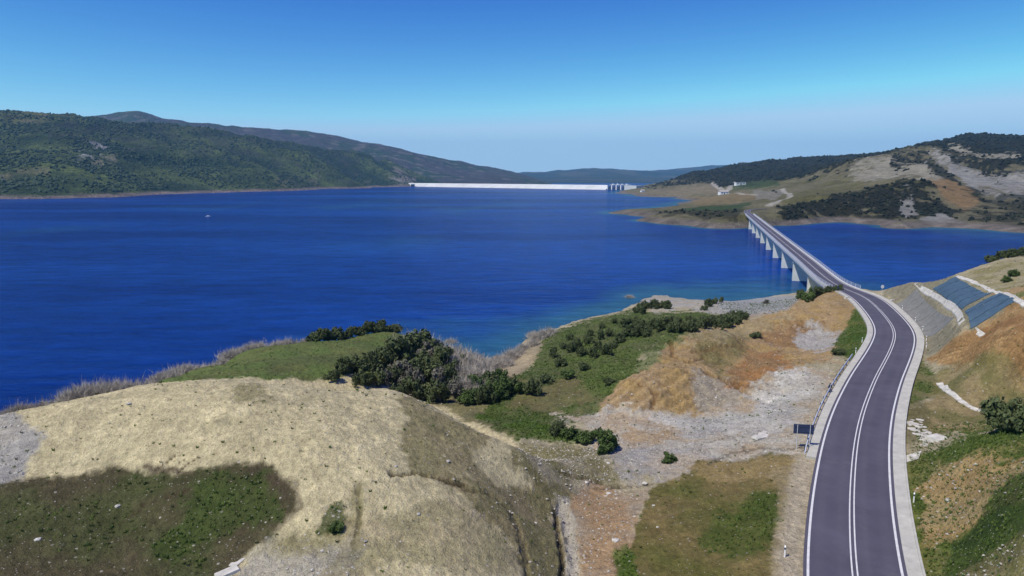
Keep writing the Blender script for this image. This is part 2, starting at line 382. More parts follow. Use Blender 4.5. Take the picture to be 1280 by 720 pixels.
# ------------------------------------------------------------------ near land: mesh and earth colours
sa = np.concatenate([np.linspace(-1.3, -.80, 40, endpoint=False), np.linspace(-.80, .80, 860), np.linspace(.80, 1.3, 41)[1:]])
V, Fc = grid(0, 0, 0, 17, 330, 620, Hnear, sa); LKN = Look(sa, 17, 330, 620, V[:, 2]); V, Fc = prune(V, Fc, -6)
x, y, z = V.T
tan = c3(.54, .47, .28); tan2 = c3(.40, .32, .19); green = c3(.085, .115, .025); dgreen = c3(.050, .075, .016); lush = c3(.060, .120, .014)
olive = c3(.165, .15, .062); orange = c3(.34, .235, .10); dorange = c3(.25, .15, .07); gravel = c3(.43, .40, .335); grey = c3(.36, .35, .33); white = c3(.66, .64, .58)
brown = c3(.085, .06, .04); mead = c3(.085, .105, .035)
n1 = fbm(x/9, y/9, 4, 51); n2 = fbm(x/2.5, y/2.5, 4, 77); n3 = fbm(x/28, y/28, 3, 91)
kt = ss(.10, -.02, x/y)[:, None]; base = (tan[None]*kt+c3(.36, .315, .205)[None]*(1-kt))*(1+.15*n1+.12*n2)[:, None]
gv = np.full(len(x), .10); UX, UY = UV(x, y)
def patch(pxs, colr, soft=6, rag=10, amt=1., col2=None, g=None, seed=0, mot=1.):
    global base
    pts = [G(a, b) for a, b in pxs]
    w_ = np.array([UV(p[0], p[1]) for p in pts]); mg = soft+rag*1.6+4
    I = np.where((UX > w_[:, 0].min()-mg) & (UX < w_[:, 0].max()+mg) & (UY > w_[:, 1].min()-mg) & (UY < w_[:, 1].max()+mg))[0]
    xx, yy = x[I], y[I]
    d = poly_sd(pts, xx, yy)+rag*(fbm(xx/4, yy/4, 4, 200+seed)*1.7+.9*fbm(xx/.8, yy/.8, 3, 400+seed))
    k = ss(-soft*.6, soft*.6, d)*amt
    cc = np.ones((len(xx), 3))*colr
    if col2 is not None:
        q = ss(-.25*mot, .25*mot, fbm(xx/6, yy/6, 5, 300+seed))[:, None]; cc = cc*(1-q)+q*col2
    base[I] = base[I]*(1-k[:, None])+cc*k[:, None]
    if g is not None: gv[I] = gv[I]*(1-k)+g*k
# left hill
patch([(-150,523),(30,525),(55,545),(30,600),(-150,640)], grey, 10, 8, .9, gravel, .9, 1)
patch([(-150,620),(60,598),(150,584),(185,588),(235,590),(300,577),(340,582),(372,612),(372,640),(340,670),(300,700),(270,730),(-150,760)], c3(.054,.066,.020), 5, 5, .95, c3(.064, .055, .027), .22, 2, 1.4)
patch([(300,577),(372,606),(376,635),(340,672),(330,640),(340,610)], brown, 4, 5, .5, None, .2, 3)
patch([(180,583),(215,583),(245,592),(190,593)], brown, 3, 4, .8, None, .1, 4)
patch([(250,600),(330,590),(350,640),(260,690),(180,700)], c3(.045,.09,.012), 12, 14, .5, None, None, 5)
patch([(270,730),(330,680),(390,660),(440,650),(460,700),(420,740)], grey*.9, 10, 12, .6, olive, .9, 6)
patch([(405,640),(425,625),(433,650),(425,668),(400,665)], dgreen, 4, 6, .8, None, .5, 7)
patch([(440,610),(455,610),(455,680),(440,690)], olive, 5, 8, .55, None, None, 8)
patch([(283,480),(325,480),(345,500),(300,502)], olive, 5, 10, .6, None, .6, 9)
patch([(430,660),(640,640),(650,730),(400,730)], tan2*.85, 14, 14, .5, olive, .4, 10)
patch([(490,497),(520,500),(560,522),(612,548),(590,575),(620,610),(600,604),(520,590),(500,560),(508,525)], c3(.20,.18,.08), 9, 9, .8, c3(.27,.225,.115), .35, 11)
patch([(540,596),(600,603),(660,605),(735,595),(742,612),(700,625),(690,650),(712,730),(660,730),(640,680),(600,640)], olive, 7, 8, .85, c3(.24,.195,.10), .45, 12)
# far field behind the hill
patch([(150,482),(220,468),(300,439),(400,425),(505,413),(520,440),(470,470),(420,474),(350,475),(260,473),(200,480)], c3(.112,.155,.044), 3, 3, 1, c3(.125,.145,.048), .0, 13)
patch([(330,452),(450,440),(460,452),(340,468)], c3(.09,.10,.04), 6, 8, .5, None, None, 14)
# gully and meadow
patch([(500,470),(560,440),(640,470),(700,540),(640,545),(560,515)], c3(.09,.09,.04), 8, 8, .9, olive, .3, 15)
patch([(600,520),(640,470),(668,452),(660,432),(690,415),(740,399),(790,387),(830,390),(930,385),(935,400),(850,430),(800,440),(800,470),(760,505),(745,520),(690,530),(660,548),(620,540)], mead, 5, 8, .95, c3(.07,.105,.022), .15, 16)
patch([(640,480),(720,470),(760,500),(700,515),(640,515)], olive, 10, 14, .7, c3(.16,.13,.06), .3, 17)
patch([(800,445),(840,430),(850,440),(800,470),(740,500),(720,470)], c3(.10,.14,.035), 6, 8, .7, None, None, 18)
patch([(600,520),(680,530),(745,540),(745,556),(700,556),(650,548)], lush, 5, 8, .9, mead, .2, 19)
patch([(585,475),(600,465),(640,448),(652,430),(664,422),(680,430),(665,455),(640,478),(610,490)], c3(.34,.27,.17), 4, 6, .8, None, .5, 20)
# spit
patch([(790,368),(870,372),(1000,366),(1000,384),(940,395),(890,392),(860,385),(820,392),(800,380)], c3(.33,.32,.29), 3, 3, 1, c3(.37,.33,.25), .5, 21)
patch([(890,378),(945,368),(1000,372),(990,386),(960,398),(905,388)], c3(.30,.305,.30), 3, 3, 1, None, .5, 22)
# earthworks
patch([(750,515),(770,480),(810,462),(835,430),(870,425),(920,402),(985,388),(1000,372),(1050,362),(1078,385),(1070,420),(1050,445),(1010,455),(960,495),(920,515),(870,520)], orange, 4, 6, 1, c3(.33,.235,.125), .3, 23)
patch([(865,440),(880,410),(940,408),(930,440),(900,470)], c3(.22,.17,.075), 8, 8, .8, olive, .3, 24)
patch([(940,415),(985,402),(1030,410),(1000,435),(960,430)], dorange, 6, 8, .8, None, .3, 25)
patch([(935,440),(975,440),(990,460),(955,480),(900,490)], c3(.34,.165,.06), 6, 8, .8, dorange, .3, 26)
patch([(900,402),(990,395),(960,410),(900,425),(850,420)], c3(.33,.27,.15), 5, 6, .7, None, .3, 27)
patch([(990,420),(1010,408),(1060,412),(1055,428),(1030,440),(1000,435)], grey*1.05, 5, 6, .9, None, .9, 28)
patch([(865,460),(880,465),(935,490),(920,505),(870,520),(868,490)], c3(.32,.29,.23), 6, 8, .8, None, .8, 29)
patch([(690,520),(760,512),(870,520),(920,500),(975,462),(1000,458),(1050,470),(1040,520),(1005,575),(900,575),(830,590),(740,560),(760,540)], gravel, 5, 8, .95, c3(.42,.33,.22), .8, 30)
patch([(940,495),(985,465),(1010,462),(1030,475),(1000,500),(960,515)], white, 8, 14, .9, gravel, 1., 31, 2)
patch([(820,525),(920,515),(990,500),(1000,530),(940,545),(860,545)], grey, 8, 12, .8, white*.8, 1., 32)
patch([(780,538),(830,538),(850,550),(790,560),(760,545)], c3(.38,.27,.15), 6, 8, .8, None, .5, 33)
patch([(740,560),(780,548),(870,560),(900,570),(850,600),(780,600)], c3(.31,.30,.29), 6, 10, .8, c3(.38,.32,.24), 1., 34)
patch([(650,548),(740,560),(780,600),(745,615),(660,600),(640,585)], c3(.33,.29,.20), 6, 8, .9, olive, .9, 35)
patch([(708,640),(730,600),(810,612),(800,640),(800,680),(770,730),(712,730)], c3(.36,.24,.13), 4, 6, .95, c3(.34,.28,.20), .6, 36)
patch([(695,620),(712,620),(722,680),(722,730),(706,730),(708,670)], c3(.42,.39,.32), 4, 5, .9, None, 1.1, 37)
patch([(810,612),(850,598),(875,578),(960,570),(1005,572),(1000,640),(990,730),(770,730),(785,690),(800,650)], c3(.105,.105,.026), 4, 6, .97, c3(.19,.145,.055), .12, 38, 1.6)
patch([(860,585),(900,575),(1005,568),(1003,590),(960,600),(880,600)], c3(.30,.22,.10), 5, 7, .75, None, .3, 39)
patch([(900,640),(950,615),(985,620),(990,680),(940,700),(880,680)], c3(.065,.095,.018), 14, 14, .8, None, .1, 40)
patch([(768,690),(785,680),(800,720),(830,740),(770,740)], lush, 5, 6, .8, None, .2, 41)
patch([(965,590),(1003,580),(995,650),(985,730),(955,730),(975,650)], c3(.30,.24,.13), 6, 8, .8, None, .3, 42)
patch([(1047,445),(1040,430),(1060,400),(1075,380),(1090,395),(1098,420),(1085,440),(1066,452)], c3(.055,.105,.014), 3, 4, .97, c3(.10,.12,.03), .05, 43)
patch([(1066,452),(1085,440),(1075,455),(1040,510),(1030,505),(1045,470)], olive, 4, 5, .8, tan2, .4, 44)
# right side
patch([(1104,368),(1125,385),(1150,425),(1152,450),(1170,470),(1178,485),(1160,500),(1130,510),(1125,480),(1140,440),(1135,415)], c3(.075,.11,.02), 3, 4, .9, olive, .1, 45)
patch([(1105,366),(1138,352),(1166,372),(1200,410),(1195,425),(1160,445),(1150,438),(1125,385)], c3(.26,.235,.16), 2, 2, 1, None, .1, 46)
patch([(1138,352),(1200,344),(1280,322),(1420,318),(1400,390),(1282,385),(1240,368),(1200,344),(1170,362)], c3(.32,.28,.17), 3, 4, .95, olive*1.3, .4, 47)
patch([(1138,353),(1195,346),(1245,366),(1275,379),(1213,416),(1199,402),(1194,387),(1160,366)], c3(.23,.215,.14), 2, 2, .95, None, .3, 60)
patch([(1240,368),(1290,355),(1400,360),(1400,400),(1285,395)], c3(.14,.15,.05), 5, 6, .7, c3(.38,.24,.10), .4, 48)
patch([(1158,450),(1198,414),(1214,413),(1240,396),(1269,379),(1286,384),(1420,390),(1420,470),(1290,475),(1230,470),(1190,462)], c3(.38,.245,.11), 3, 4, 1, c3(.30,.185,.08), .1, 49)
patch([(1225,410),(1285,388),(1420,392),(1420,415),(1240,418)], c3(.22,.115,.045), 5, 6, .7, None, None, 50)
patch([(1175,465),(1290,470),(1420,480),(1420,530),(1270,530),(1200,540),(1150,545),(1130,520),(1160,500)], c3(.27,.21,.10), 5, 6, .9, c3(.15,.14,.045), .3, 51)
patch([(1130,505),(1150,500),(1165,525),(1150,555),(1128,560)], c3(.13,.12,.05), 5, 6, .7, None, .3, 52)
patch([(1126,575),(1150,568),(1200,552),(1290,530),(1420,520),(1420,760),(1148,760),(1130,650)], c3(.095,.135,.025), 3, 4, 1, c3(.16,.165,.05), .3, 53)
patch([(1150,610),(1175,580),(1290,572),(1420,560),(1420,600),(1270,620),(1210,660),(1150,680)], c3(.40,.27,.12), 8, 10, .9, c3(.36,.27,.13), .55, 54)
patch([(1190,680),(1230,640),(1275,590),(1420,600),(1420,690),(1260,680),(1180,730)], c3(.030,.055,.014), 6, 9, .9, c3(.055,.085,.02), .3, 55)
patch([(1210,700),(1240,680),(1420,690),(1420,760),(1160,760)], c3(.33,.25,.14), 6, 9, .7, olive, 1.1, 56)
dr, sg = road_dist(x, y)
k = ss(6.6, 5.4, dr+.8*n2)*ss(200, 194, y)*(sg < 0)*ss(110, 88, y); base = base*(1-k[:, None])+c3(.45, .385, .27)*k[:, None]
# furrows cut in the orange banks, crest light and trough shade painted as colour
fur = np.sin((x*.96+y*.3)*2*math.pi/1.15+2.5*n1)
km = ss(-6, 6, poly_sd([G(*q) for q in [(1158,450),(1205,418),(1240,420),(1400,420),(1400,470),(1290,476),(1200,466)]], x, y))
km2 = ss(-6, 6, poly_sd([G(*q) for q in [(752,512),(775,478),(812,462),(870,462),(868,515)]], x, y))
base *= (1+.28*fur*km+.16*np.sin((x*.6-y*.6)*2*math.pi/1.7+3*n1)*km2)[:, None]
V[:, 2] += .22*fur*km+.16*np.sin((x*.6-y*.6)*2*math.pi/1.7+3*n1)*km2
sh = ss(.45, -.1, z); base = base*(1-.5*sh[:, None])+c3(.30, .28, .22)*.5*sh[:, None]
hf = fbm(x/.55, y/.55, 3, 500); hf2 = fbm(x/1.7, y/1.7, 4, 501)
base *= (1+.12*n3+.14*n2+.22*hf+.22*hf2)[:, None]
def nline(pxs, wd, colr, dz=0, amt=.9):  # cracks, ruts and small gullies
    global base
    p = np.array([G(a, b)[:2] for a, b in pxs]); dm = np.full(len(x), 1e9)
    for i in range(len(p)-1):
        e = p[i+1]-p[i]; t = np.clip(((x-p[i, 0])*e[0]+(y-p[i, 1])*e[1])/(e@e+1e-9), 0, 1)
        dm = np.minimum(dm, np.hypot(x-p[i, 0]-e[0]*t, y-p[i, 1]-e[1]*t))
    dm = dm+wd*.9*(hf2+hf); k = ss(wd, wd*.35, dm); base = base*(1-amt*k[:, None])+np.array(colr)*amt*k[:, None]; V[:, 2] -= dz*k
dk = c3(.07, .055, .03)
nline([(490,594),(505,592),(520,590),(532,594),(548,599),(562,601),(580,602)], .28, dk, .35)
nline([(701,628),(708,650),(712,675),(716,700),(722,735)], .75, c3(.44,.41,.34), .55)
nline([(694,640),(698,665),(702,690),(704,720)], .35, dk, .5)
nline([(560,603),(590,612),(615,618),(640,640),(652,680),(660,720)], .5, c3(.11,.09,.05), .25, .6)
nline([(447,608),(450,640),(443,675)], .3, c3(.12,.11,.05), .15, .6)
nline([(178,632),(195,625),(215,619),(238,611)], .16, dk, .12); nline([(150,655),(168,642),(180,636)], .16, dk, .1)
nline([(195,586),(208,578),(218,570)], .18, dk, .1); nline([(225,588),(236,578),(250,571)], .16, dk, .1); nline([(210,588),(222,579),(232,573)], .14, dk, .1)
nline([(812,655),(830,645),(850,640),(868,628),(880,622),(900,617)], .22, c3(.20,.15,.08), .1, .6)
nline([(700,590),(735,597),(760,606),(800,607)], .3, dk, .3, .7)
nline([(868,555),(890,552),(915,545),(930,560)], .25, c3(.14,.11,.08), .1, .6)
nline([(745,610),(790,608),(815,604)], .25, c3(.12,.09,.06), .2, .7)
nline([(884,580),(912,566),(950,560),(985,562),(1005,558)], .5, c3(.13,.11,.08), .1, .6)
for q in ([(838,425),(842,445),(860,452),(880,448)], [(1020,410),(1000,405),(975,403),(950,400)], [(865,440),(900,432),(935,436)], [(900,470),(925,480),(955,485)], [(800,478),(820,490),(815,510)], [(880,462),(905,475),(935,492)]): nline(q, .55, c3(.15,.085,.04), .6, .6)
for q in ([(930,425),(965,430),(1000,442),(1045,452)], [(870,415),(905,408),(950,392),(985,385)]): nline(q, 1.6, c3(.36,.25,.14), .2, .5)
base = np.clip(base, .01, .8)
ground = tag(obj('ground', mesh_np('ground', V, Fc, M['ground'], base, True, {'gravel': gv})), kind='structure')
GV, GB, GG = V, base, gv
# ------------------------------------------------------------------ far shore across the bridge
fs = []
def FZ(*q):
    for a in q: fs.append(P(*a))
def FD(*q):
    for a in q: fs.append(D(*a))
shore = [(785,268),(810,277.5),(860,282),(925,285.5),(960,281.5),(1010,280),(1060,278),(1100,281.5),(1120,286),(1160,284),(1210,285.5),(1280,291),(1400,300),(1550,310)]
for a in shore:
    x_, y_, _ = P(*a, 0); fs.append((x_, y_, 0)); fs.append((x_*.92, y_*.92, -7)); fs.append((x_*1.03, y_*1.03, 4.5)); fs.append((x_*.75, y_*.75, -14))
FZ((787,264,0),(800,262.5,0),(850,257.5,0),(866,251,0),(856,247,0),(810,246,0),(785,242.5,0),(779,240,0),(830,252,-5),(780,252,-6),(740,262,-10),(740,240,-10),(765,240,-5))
FZ((800,266,3),(830,268,7),(880,266,8.5),(920,270,9),(830,263,5),(870,259,5.5),(905,256,8),(930,262,9.3),(945,262,10.5),(965,262,13),(945,256,11),(880,249,6),(830,243,5),(800,239,6))
FD((1000,259,665),(1030,248,700),(1060,241,720),(1100,236,740),(1140,231.5,745),(1170,236,740),(1100,226,880),(1040,233,900),(1000,240,900),(960,247,850),(1140,224,900),(1165,222,900),(1000,262,640),(1070,262,650),(1140,262,660),
   (1110,193,1150),(1080,203,1250),(1060,212,1300),(1160,184,1350),(1215,170,1900),(1250,172,1900),(1280,174,1900),(1400,170,1900),(1180,182,1500),(1140,200,1150),(1180,205,1080),(1200,190,1200),(1225,190,1250),(1280,192,1350),(1250,205,1000),(1280,215,950),(1240,230,860),(1200,220,950),
   (1225,262,655),(1200,255,690),(1170,248,710),(1240,252,700),(1280,250,700),(1280,232,800),(1260,262,660),(1180,273,610),(1400,230,800),(1400,200,1200),(1230,272,625),
   (808,233.5,2100),(830,228,2300),(860,219,2400),(900,211.5,2500),(950,204,2600),(1000,200,2600),(1060,199,2600),(930,212,2100),(1000,208,2000),(1060,206,1900),(830,237,1800),(880,233,1700),(870,240,1400),(930,229,1600),(920,241,1150),(900,248,950),(960,226,1500),(1000,222,1300),(1000,232,1100),(930,246,950),(800,236,2000),(790,238,1900))
for px_, py_, d_ in ((795,234,2400),(850,222,3000),(900,212,3200),(1000,201,3300),(1215,172,2800),(1400,172,2800)):
    x_, y_, z_ = D(px_, py_, d_); fs.append((x_, y_, z_*.5-10))
Hf_ = RBF(fs, .02)
def Hfar(x, y):
    x = np.asarray(x, float); y = np.asarray(y, float)
    z = Hf_(x, y); up = np.clip((z-4)/40, 0, 1)
    wx = x+40*perlin(x/150, y/150, 6); z = z+up*(17*ridged(wx/150, y/260, 5, 5)-6)*np.clip(y/1100, .45, 1.0)+np.clip(z/6, .1, 1)*1.2*fbm(x/18, y/18, 4, 8)
    d, sg = road_dist(x, y)
    k = ss(26, 7, d)*ss(D1-4, D1+1, y); z = z*(1-k)+(ZR-.35)*k
    return z
V, Fc = grid(.10, 1.35, 620, 470, 3400, 430, Hfar); LKF = Look(np.linspace(.10, 1.35, 620), 470, 3400, 430, V[:, 2]); V, Fc = prune(V, Fc, -5); x, y, z = V.T
n1 = fbm(x/60, y/60, 5, 61); n2 = fbm(x/15, y/15, 4, 62); n3 = fbm(x/200, y/200, 4, 63)
khaki = c3(.25, .23, .135); pale = c3(.48, .45, .35); greyr = c3(.43, .42, .385); field = c3(.075, .12, .045); scr = c3(.030, .033, .018)
base = khaki[None]*np.ones((len(x), 3)); q = ss(-.2, .3, n1)[:, None]; base = base*(1-q)+q*c3(.20, .19, .085)
SCR = np.zeros(len(x))
kq = ss(1250, 1500, y)*ss(20, 45, z+14*n1)*.92; base = base*(1-kq[:, None])+scr*kq[:, None]; SCR = kq*.9
kq = ss(1080, 1180, y)*ss(.60, .64, x/y)*.9*ss(60, 75, z+10*n1); base = base*(1-kq[:, None])+scr*kq[:, None]; SCR = np.maximum(SCR, kq*.9)
def GF(px, py): return G(px, py, LKF, 475, 3400, 700)
def fpatch(pxs, colr, soft=2, rag=3, amt=1., scrub=None, seed=0):
    global base, SCR
    d = poly_sd([GF(a, b) for a, b in pxs], x, y)
    d = d+rag*(1.8*n2+1.2*n1)*.7; k = ss(-soft*.5, soft*.5, d)*amt
    base = base*(1-k[:, None])+np.array(colr)*k[:, None]
    if scrub is not None: SCR = SCR*(1-k)+scrub*k
fpatch([(808,234),(900,214),(1000,203),(1110,196),(1140,186),(1060,212),(1000,222),(960,224),(940,232),(900,234),(870,228),(840,234)], scr*1.1, 1.5, 4, .9, .8, 1)
fpatch([(1215,171),(1300,176),(1420,176),(1420,230),(1290,215),(1240,222),(1215,205),(1180,190),(1160,184)], scr, 1.5, 5, .9, .8, 2)
fpatch([(1062,214),(1100,198),(1120,193),(1160,200),(1190,222),(1180,230),(1140,224),(1080,226)], pale*.95, 1.5, 5, .9, .12, 3)
fpatch([(1115,194),(1160,186),(1165,205),(1130,206),(1115,200)], scr, 1.5, 4, .9, .9, 4)
fpatch([(1160,190),(1185,192),(1230,215),(1265,212),(1290,205),(1420,200),(1420,245),(1250,250),(1215,240),(1185,215)], greyr, 1.5, 5, .95, .08, 5)
fpatch([(1185,182),(1200,181),(1225,192),(1270,192),(1280,198),(1230,198),(1190,192)], pale, 1, 2, .9, .0, 6)
fpatch([(1190,199),(1225,199),(1290,201),(1290,211),(1240,220),(1215,209)], scr, 1, 3, .95, .9, 21)
fpatch([(1160,200),(1172,206),(1205,232),(1240,252),(1232,256),(1195,236),(1160,210)], scr, 1, 2, .9, .9, 22)
fpatch([(1155,226),(1185,224),(1230,255),(1205,264),(1175,246)], c3(.40,.27,.13), 1, 1.5, .95, .0, 7)
fpatch([(965,262),(1000,252),(1040,242),(1080,236),(1150,231),(1175,244),(1200,264),(1190,272),(1120,274),(1040,275),(980,276)], scr*.9, 1.5, 4, .95, 1., 8)
fpatch([(1125,250),(1140,248),(1148,268),(1128,270)], greyr, 1, 3, .8, .1, 9)
fpatch([(1200,264),(1240,250),(1290,240),(1420,250),(1420,285),(1250,278),(1210,272)], scr*1.4, 2, 7, .8, .6, 10)
fpatch([(815,265),(930,262),(920,275),(860,275),(820,272)], scr, 1.5, 3, .7, .55, 11)
fpatch([(850,261),(880,257),(940,253),(935,259),(880,263)], field, 1, 1.5, .95, 0, 12)
fpatch([(905,236),(925,228),(965,225),(975,232),(930,237)], field, 1, 1.5, .9, 0, 13)
fpatch([(955,249),(1010,238),(1080,228),(1080,236),(1030,245),(990,256)], c3(.19,.18,.08), 1, 3, .8, .1, 14)
fpatch([(795,240),(860,232),(890,230),(910,242),(860,244),(800,243)], c3(.33,.28,.18), 1, 2, .85, 0, 15)
fpatch([(850,248),(930,240),(960,246),(930,252),(870,256)], c3(.36,.27,.14), 1, 3, .7, 0, 16)
fpatch([(940,238),(985,238),(970,250),(945,248)], c3(.36,.34,.29), 1, 2, .7, 0, 17)
fpatch([(1150,272),(1180,268),(1210,283),(1150,283)], greyr, 1, 2, .9, 0, 18)
sh = ss(5.5, 2.5, z+1.2*n2)*ss(900, 700, y) + ss(4, 1.5, z)*ss(700, 900, y); sh = np.clip(sh, 0, 1)
base = base*(1-sh[:, None])+sh[:, None]*(c3(.27, .235, .20)*(1+.5*n2)[:, None]); SCR *= 1-sh
def track(pxs, wd):                      # pale dirt tracks
    global base
    p = np.array([GF(a, b)[:2] for a, b in pxs]); dm = np.full(len(x), 1e9)
    for i in range(len(p)-1):
        e = p[i+1]-p[i]; t = np.clip(((x-p[i, 0])*e[0]+(y-p[i, 1])*e[1])/(e@e+1e-9), 0, 1)
        dm = np.minimum(dm, np.hypot(x-p[i, 0]-e[0]*t, y-p[i, 1]-e[1]*t))
    k = ss(wd, wd*.6, dm); base = base*(1-k[:, None])+c3(.55, .52, .44)*k[:, None]
track([(889,228),(897,234),(905,241),(911,238),(912,233),(920,227)], 7)
track([(960,257),(972,252),(988,246),(987,242),(980,240),(978,236)], 4)
track([(905,241),(925,242),(945,244)], 4)
base *= .68*(1+.12*n3+.25*n2)[:, None]; base = np.clip(base, .01, .8)
tag(obj('far_shore_hills', mesh_np('far_shore_hills', V, Fc, M['far'], base)), kind='structure')
FV, FSCR = V, SCR
# ------------------------------------------------------------------ hills on the left
lh = []
for a in [(-200,252),(0,249),(100,247.5),(200,243),(300,240),(400,236.5),(460,234.5),(505,233.5),(520,233)]:
    x_, y_, _ = P(*a, 0); lh += [(x_, y_, 0), (x_*.9, y_*.9, -20), (x_*1.04, y_*1.04, 12), (x_*.7, y_*.7, -40)]
def LD(*q):
    for a in q: lh.append(D(*a))
LD((-200,135,2500),(0,139,2600),(40,144,2650),(90,151,2700),(130,152,2800),(180,157,2900),(240,164,3000),(300,170,3100),(370,177,3200),(440,192,3400),(490,206,3600),(530,222,3700),(555,231,3800),
   (0,175,2050),(80,172,2100),(60,205,1700),(0,215,1600),(150,190,2100),(220,180,2500),(250,205,2150),(160,215,1850),(300,195,2500),(320,215,2250),(380,205,2700),(420,215,2750),(470,218,3200),(100,228,1480),(200,232,1800),(20,235,1400),(120,200,1950))
for a in ((-200,135,2500),(40,144,2650),(130,152,2800),(240,164,3000),(370,177,3200),(490,206,3600),(555,231,3800)):
    x_, y_, z_ = D(*a); lh += [(x_*1.15, y_*1.15, z_*.55), (x_*1.35, y_*1.35, z_*.2-10)]
Hl_ = RBF(lh, .02)
def Hleft(x, y):
    z = Hl_(x, y); up = np.clip(z/90, 0, 1)
    return z+up*(52*ridged((x+120*perlin(x/400, y/400, 24))/430+3, y/700, 5, 21)-22)+np.clip(z/20, .05, 1)*4*fbm(x/50, y/50, 4, 22)
V, Fc = grid(-1.15, .0, 560, 1150, 5200, 330, Hleft); LKL = Look(np.linspace(-1.15, 0, 560), 1150, 5200, 330, V[:, 2]); V, Fc = prune(V, Fc, -15); x, y, z = V.T
n1 = fbm(x/250, y/250, 5, 31); n2 = fbm(x/60, y/60, 4, 32); rd = ridged((x+120*perlin(x/400, y/400, 24))/430+3, y/700, 5, 21)
base = c3(.030, .052, .022)[None]*np.ones((len(x), 3)); q = ss(-.1, .5, n1+.5*rd-.1)[:, None]; base = base*(1-q)+q*c3(.105, .14, .045)
q = (ss(.25, .5, n2)*ss(.1, -.3, n1))[:, None]*.6; base = base*(1-q)+q*c3(.12, .11, .07)
def GL(px, py): return G(px, py, LKL, 1160, 5200, 600)
def lpatch(pxs, colr, soft=1.5, rag=3, amt=1.):
    global base
    d = poly_sd([GL(a, b) for a, b in pxs], x, y)*4+rag*2*n2; k = ss(-soft, soft, d)*amt; base = base*(1-k[:, None])+np.array(colr)*k[:, None]
lpatch([(96,199),(118,186),(134,182),(134,190),(112,196)], c3(.42,.42,.42), 2, 5, .9)
lpatch([(98,204),(142,193),(145,197),(115,206)], c3(.22,.20,.14), 2, 3, .9)
lpatch([(0,220),(30,211),(58,214),(62,217),(20,221)], c3(.17,.16,.085), 2, 3, .9)
lpatch([(-100,146),(10,143),(60,146),(40,150),(-100,152)], c3(.20,.17,.10), 2, 3, .8)
lpatch([(345,222),(370,228),(400,232),(360,233)], c3(.15,.14,.08), 2, 3, .8)
lpatch([(485,220),(500,219),(520,227),(508,230)], c3(.35,.30,.27), 2, 3, .9)
lpatch([(60,150),(230,165),(420,190),(450,205),(300,186),(140,172),(60,165)], c3(.05,.045,.05), 4, 8, .5)
sh = ss(9, 3, z+5*n2); base = base*(1-sh[:, None])+sh[:, None]*c3(.25, .20, .18)
base *= .95*(1+.3*n2)[:, None]
tag(obj('left_hills', mesh_np('left_hills', V, Fc, M['hills'], np.clip(base, .008, .8))), kind='structure')
LV = V
# ------------------------------------------------------------------ long ridge behind and the far mountains
rp = []
for a in ((-200,150,5000),(60,150,5000),(120,152,4900),(140,146,4800),(155,141,4800),(200,149,4900),(260,158,5000),(320,163,5100),(400,169,5200),(460,181,5300),(500,190,5400),(560,203,5500),(620,211.5,5600),(655,219,5600),(690,229,5600),(720,240,5600)):
    x_, y_, z_ = D(*a); rp += [(x_, y_, z_), (x_*.8, y_*.8, z_*.42), (x_*.66, y_*.66, -25), (x_*1.15, y_*1.15, z_*.6), (x_*1.4, y_*1.4, 0)]
Hr_ = RBF(rp, .02)
def Hridge(x, y):
    z = Hr_(x, y); up = np.clip(z/150, 0, 1); return z+up*(85*ridged(x/700, y/900, 5, 41)-25)*.45
V, Fc = grid(-1.1, .16, 520, 3300, 7800, 200, Hridge); V, Fc = prune(V, Fc, -10); x, y, z = V.T
n1 = fbm(x/400, y/400, 5, 33); n2 = fbm(x/90, y/90, 4, 34)
base = c3(.075, .07, .07)[None]*np.ones((len(x), 3)); q = ss(-.1, .25, n1)[:, None]; base = base*(1-q)+q*c3(.045, .07, .035)
q = (ss(.12, .35, n2+.3*n1))[:, None]*.7; base = base*(1-q)+q*c3(.19, .16, .15)
tag(obj('long_ridge', mesh_np('long_ridge', V, Fc, M['hills'], np.clip(base, .008, .8))), kind='structure')
mp = []
for a in ((500,222,9000),(600,220,9500),(660,217,9500),(700,215,9500),(740,211.5,9500),(770,210.5,9500),(800,213,9500),(830,216,10000),(870,211,10500),(900,208,11000),(960,207,11500),(1050,207,12000),(1300,206,12000)):
    x_, y_, z_ = D(*a); mp += [(x_, y_, z_), (x_*.85, y_*.85, z_*.45), (x_*.6, y_*.6, 0), (x_*.45, y_*.45, -8), (x_*1.2, y_*1.2, z_*.7), (x_*1.5, y_*1.5, 20)]
Hm_ = RBF(mp, .03)
def Hmnt(x, y):
    z = Hm_(x, y); up = np.clip(z/80, 0, 1); return z+up*(50*ridged(x/1100, y/1100, 5, 45)-15)
V, Fc = grid(-.35, 1.0, 420, 3600, 12800, 150, Hmnt); x, y, z = V.T
n1 = fbm(x/500, y/500, 5, 35)
base = c3(.04, .06, .05)[None]*np.ones((len(x), 3)); q = ss(-.1, .25, n1)[:, None]; base = base*(1-q)+q*c3(.09, .09, .07)
tag(obj('distant_mountains', mesh_np('distant_mountains', V, Fc, M['hills'], base)), kind='structure')
mb = MB(); mb.box((0, 6100, -60), (33000, 13900, 2)); tag(mb.build('valley_floor', M['hills']), kind='structure')
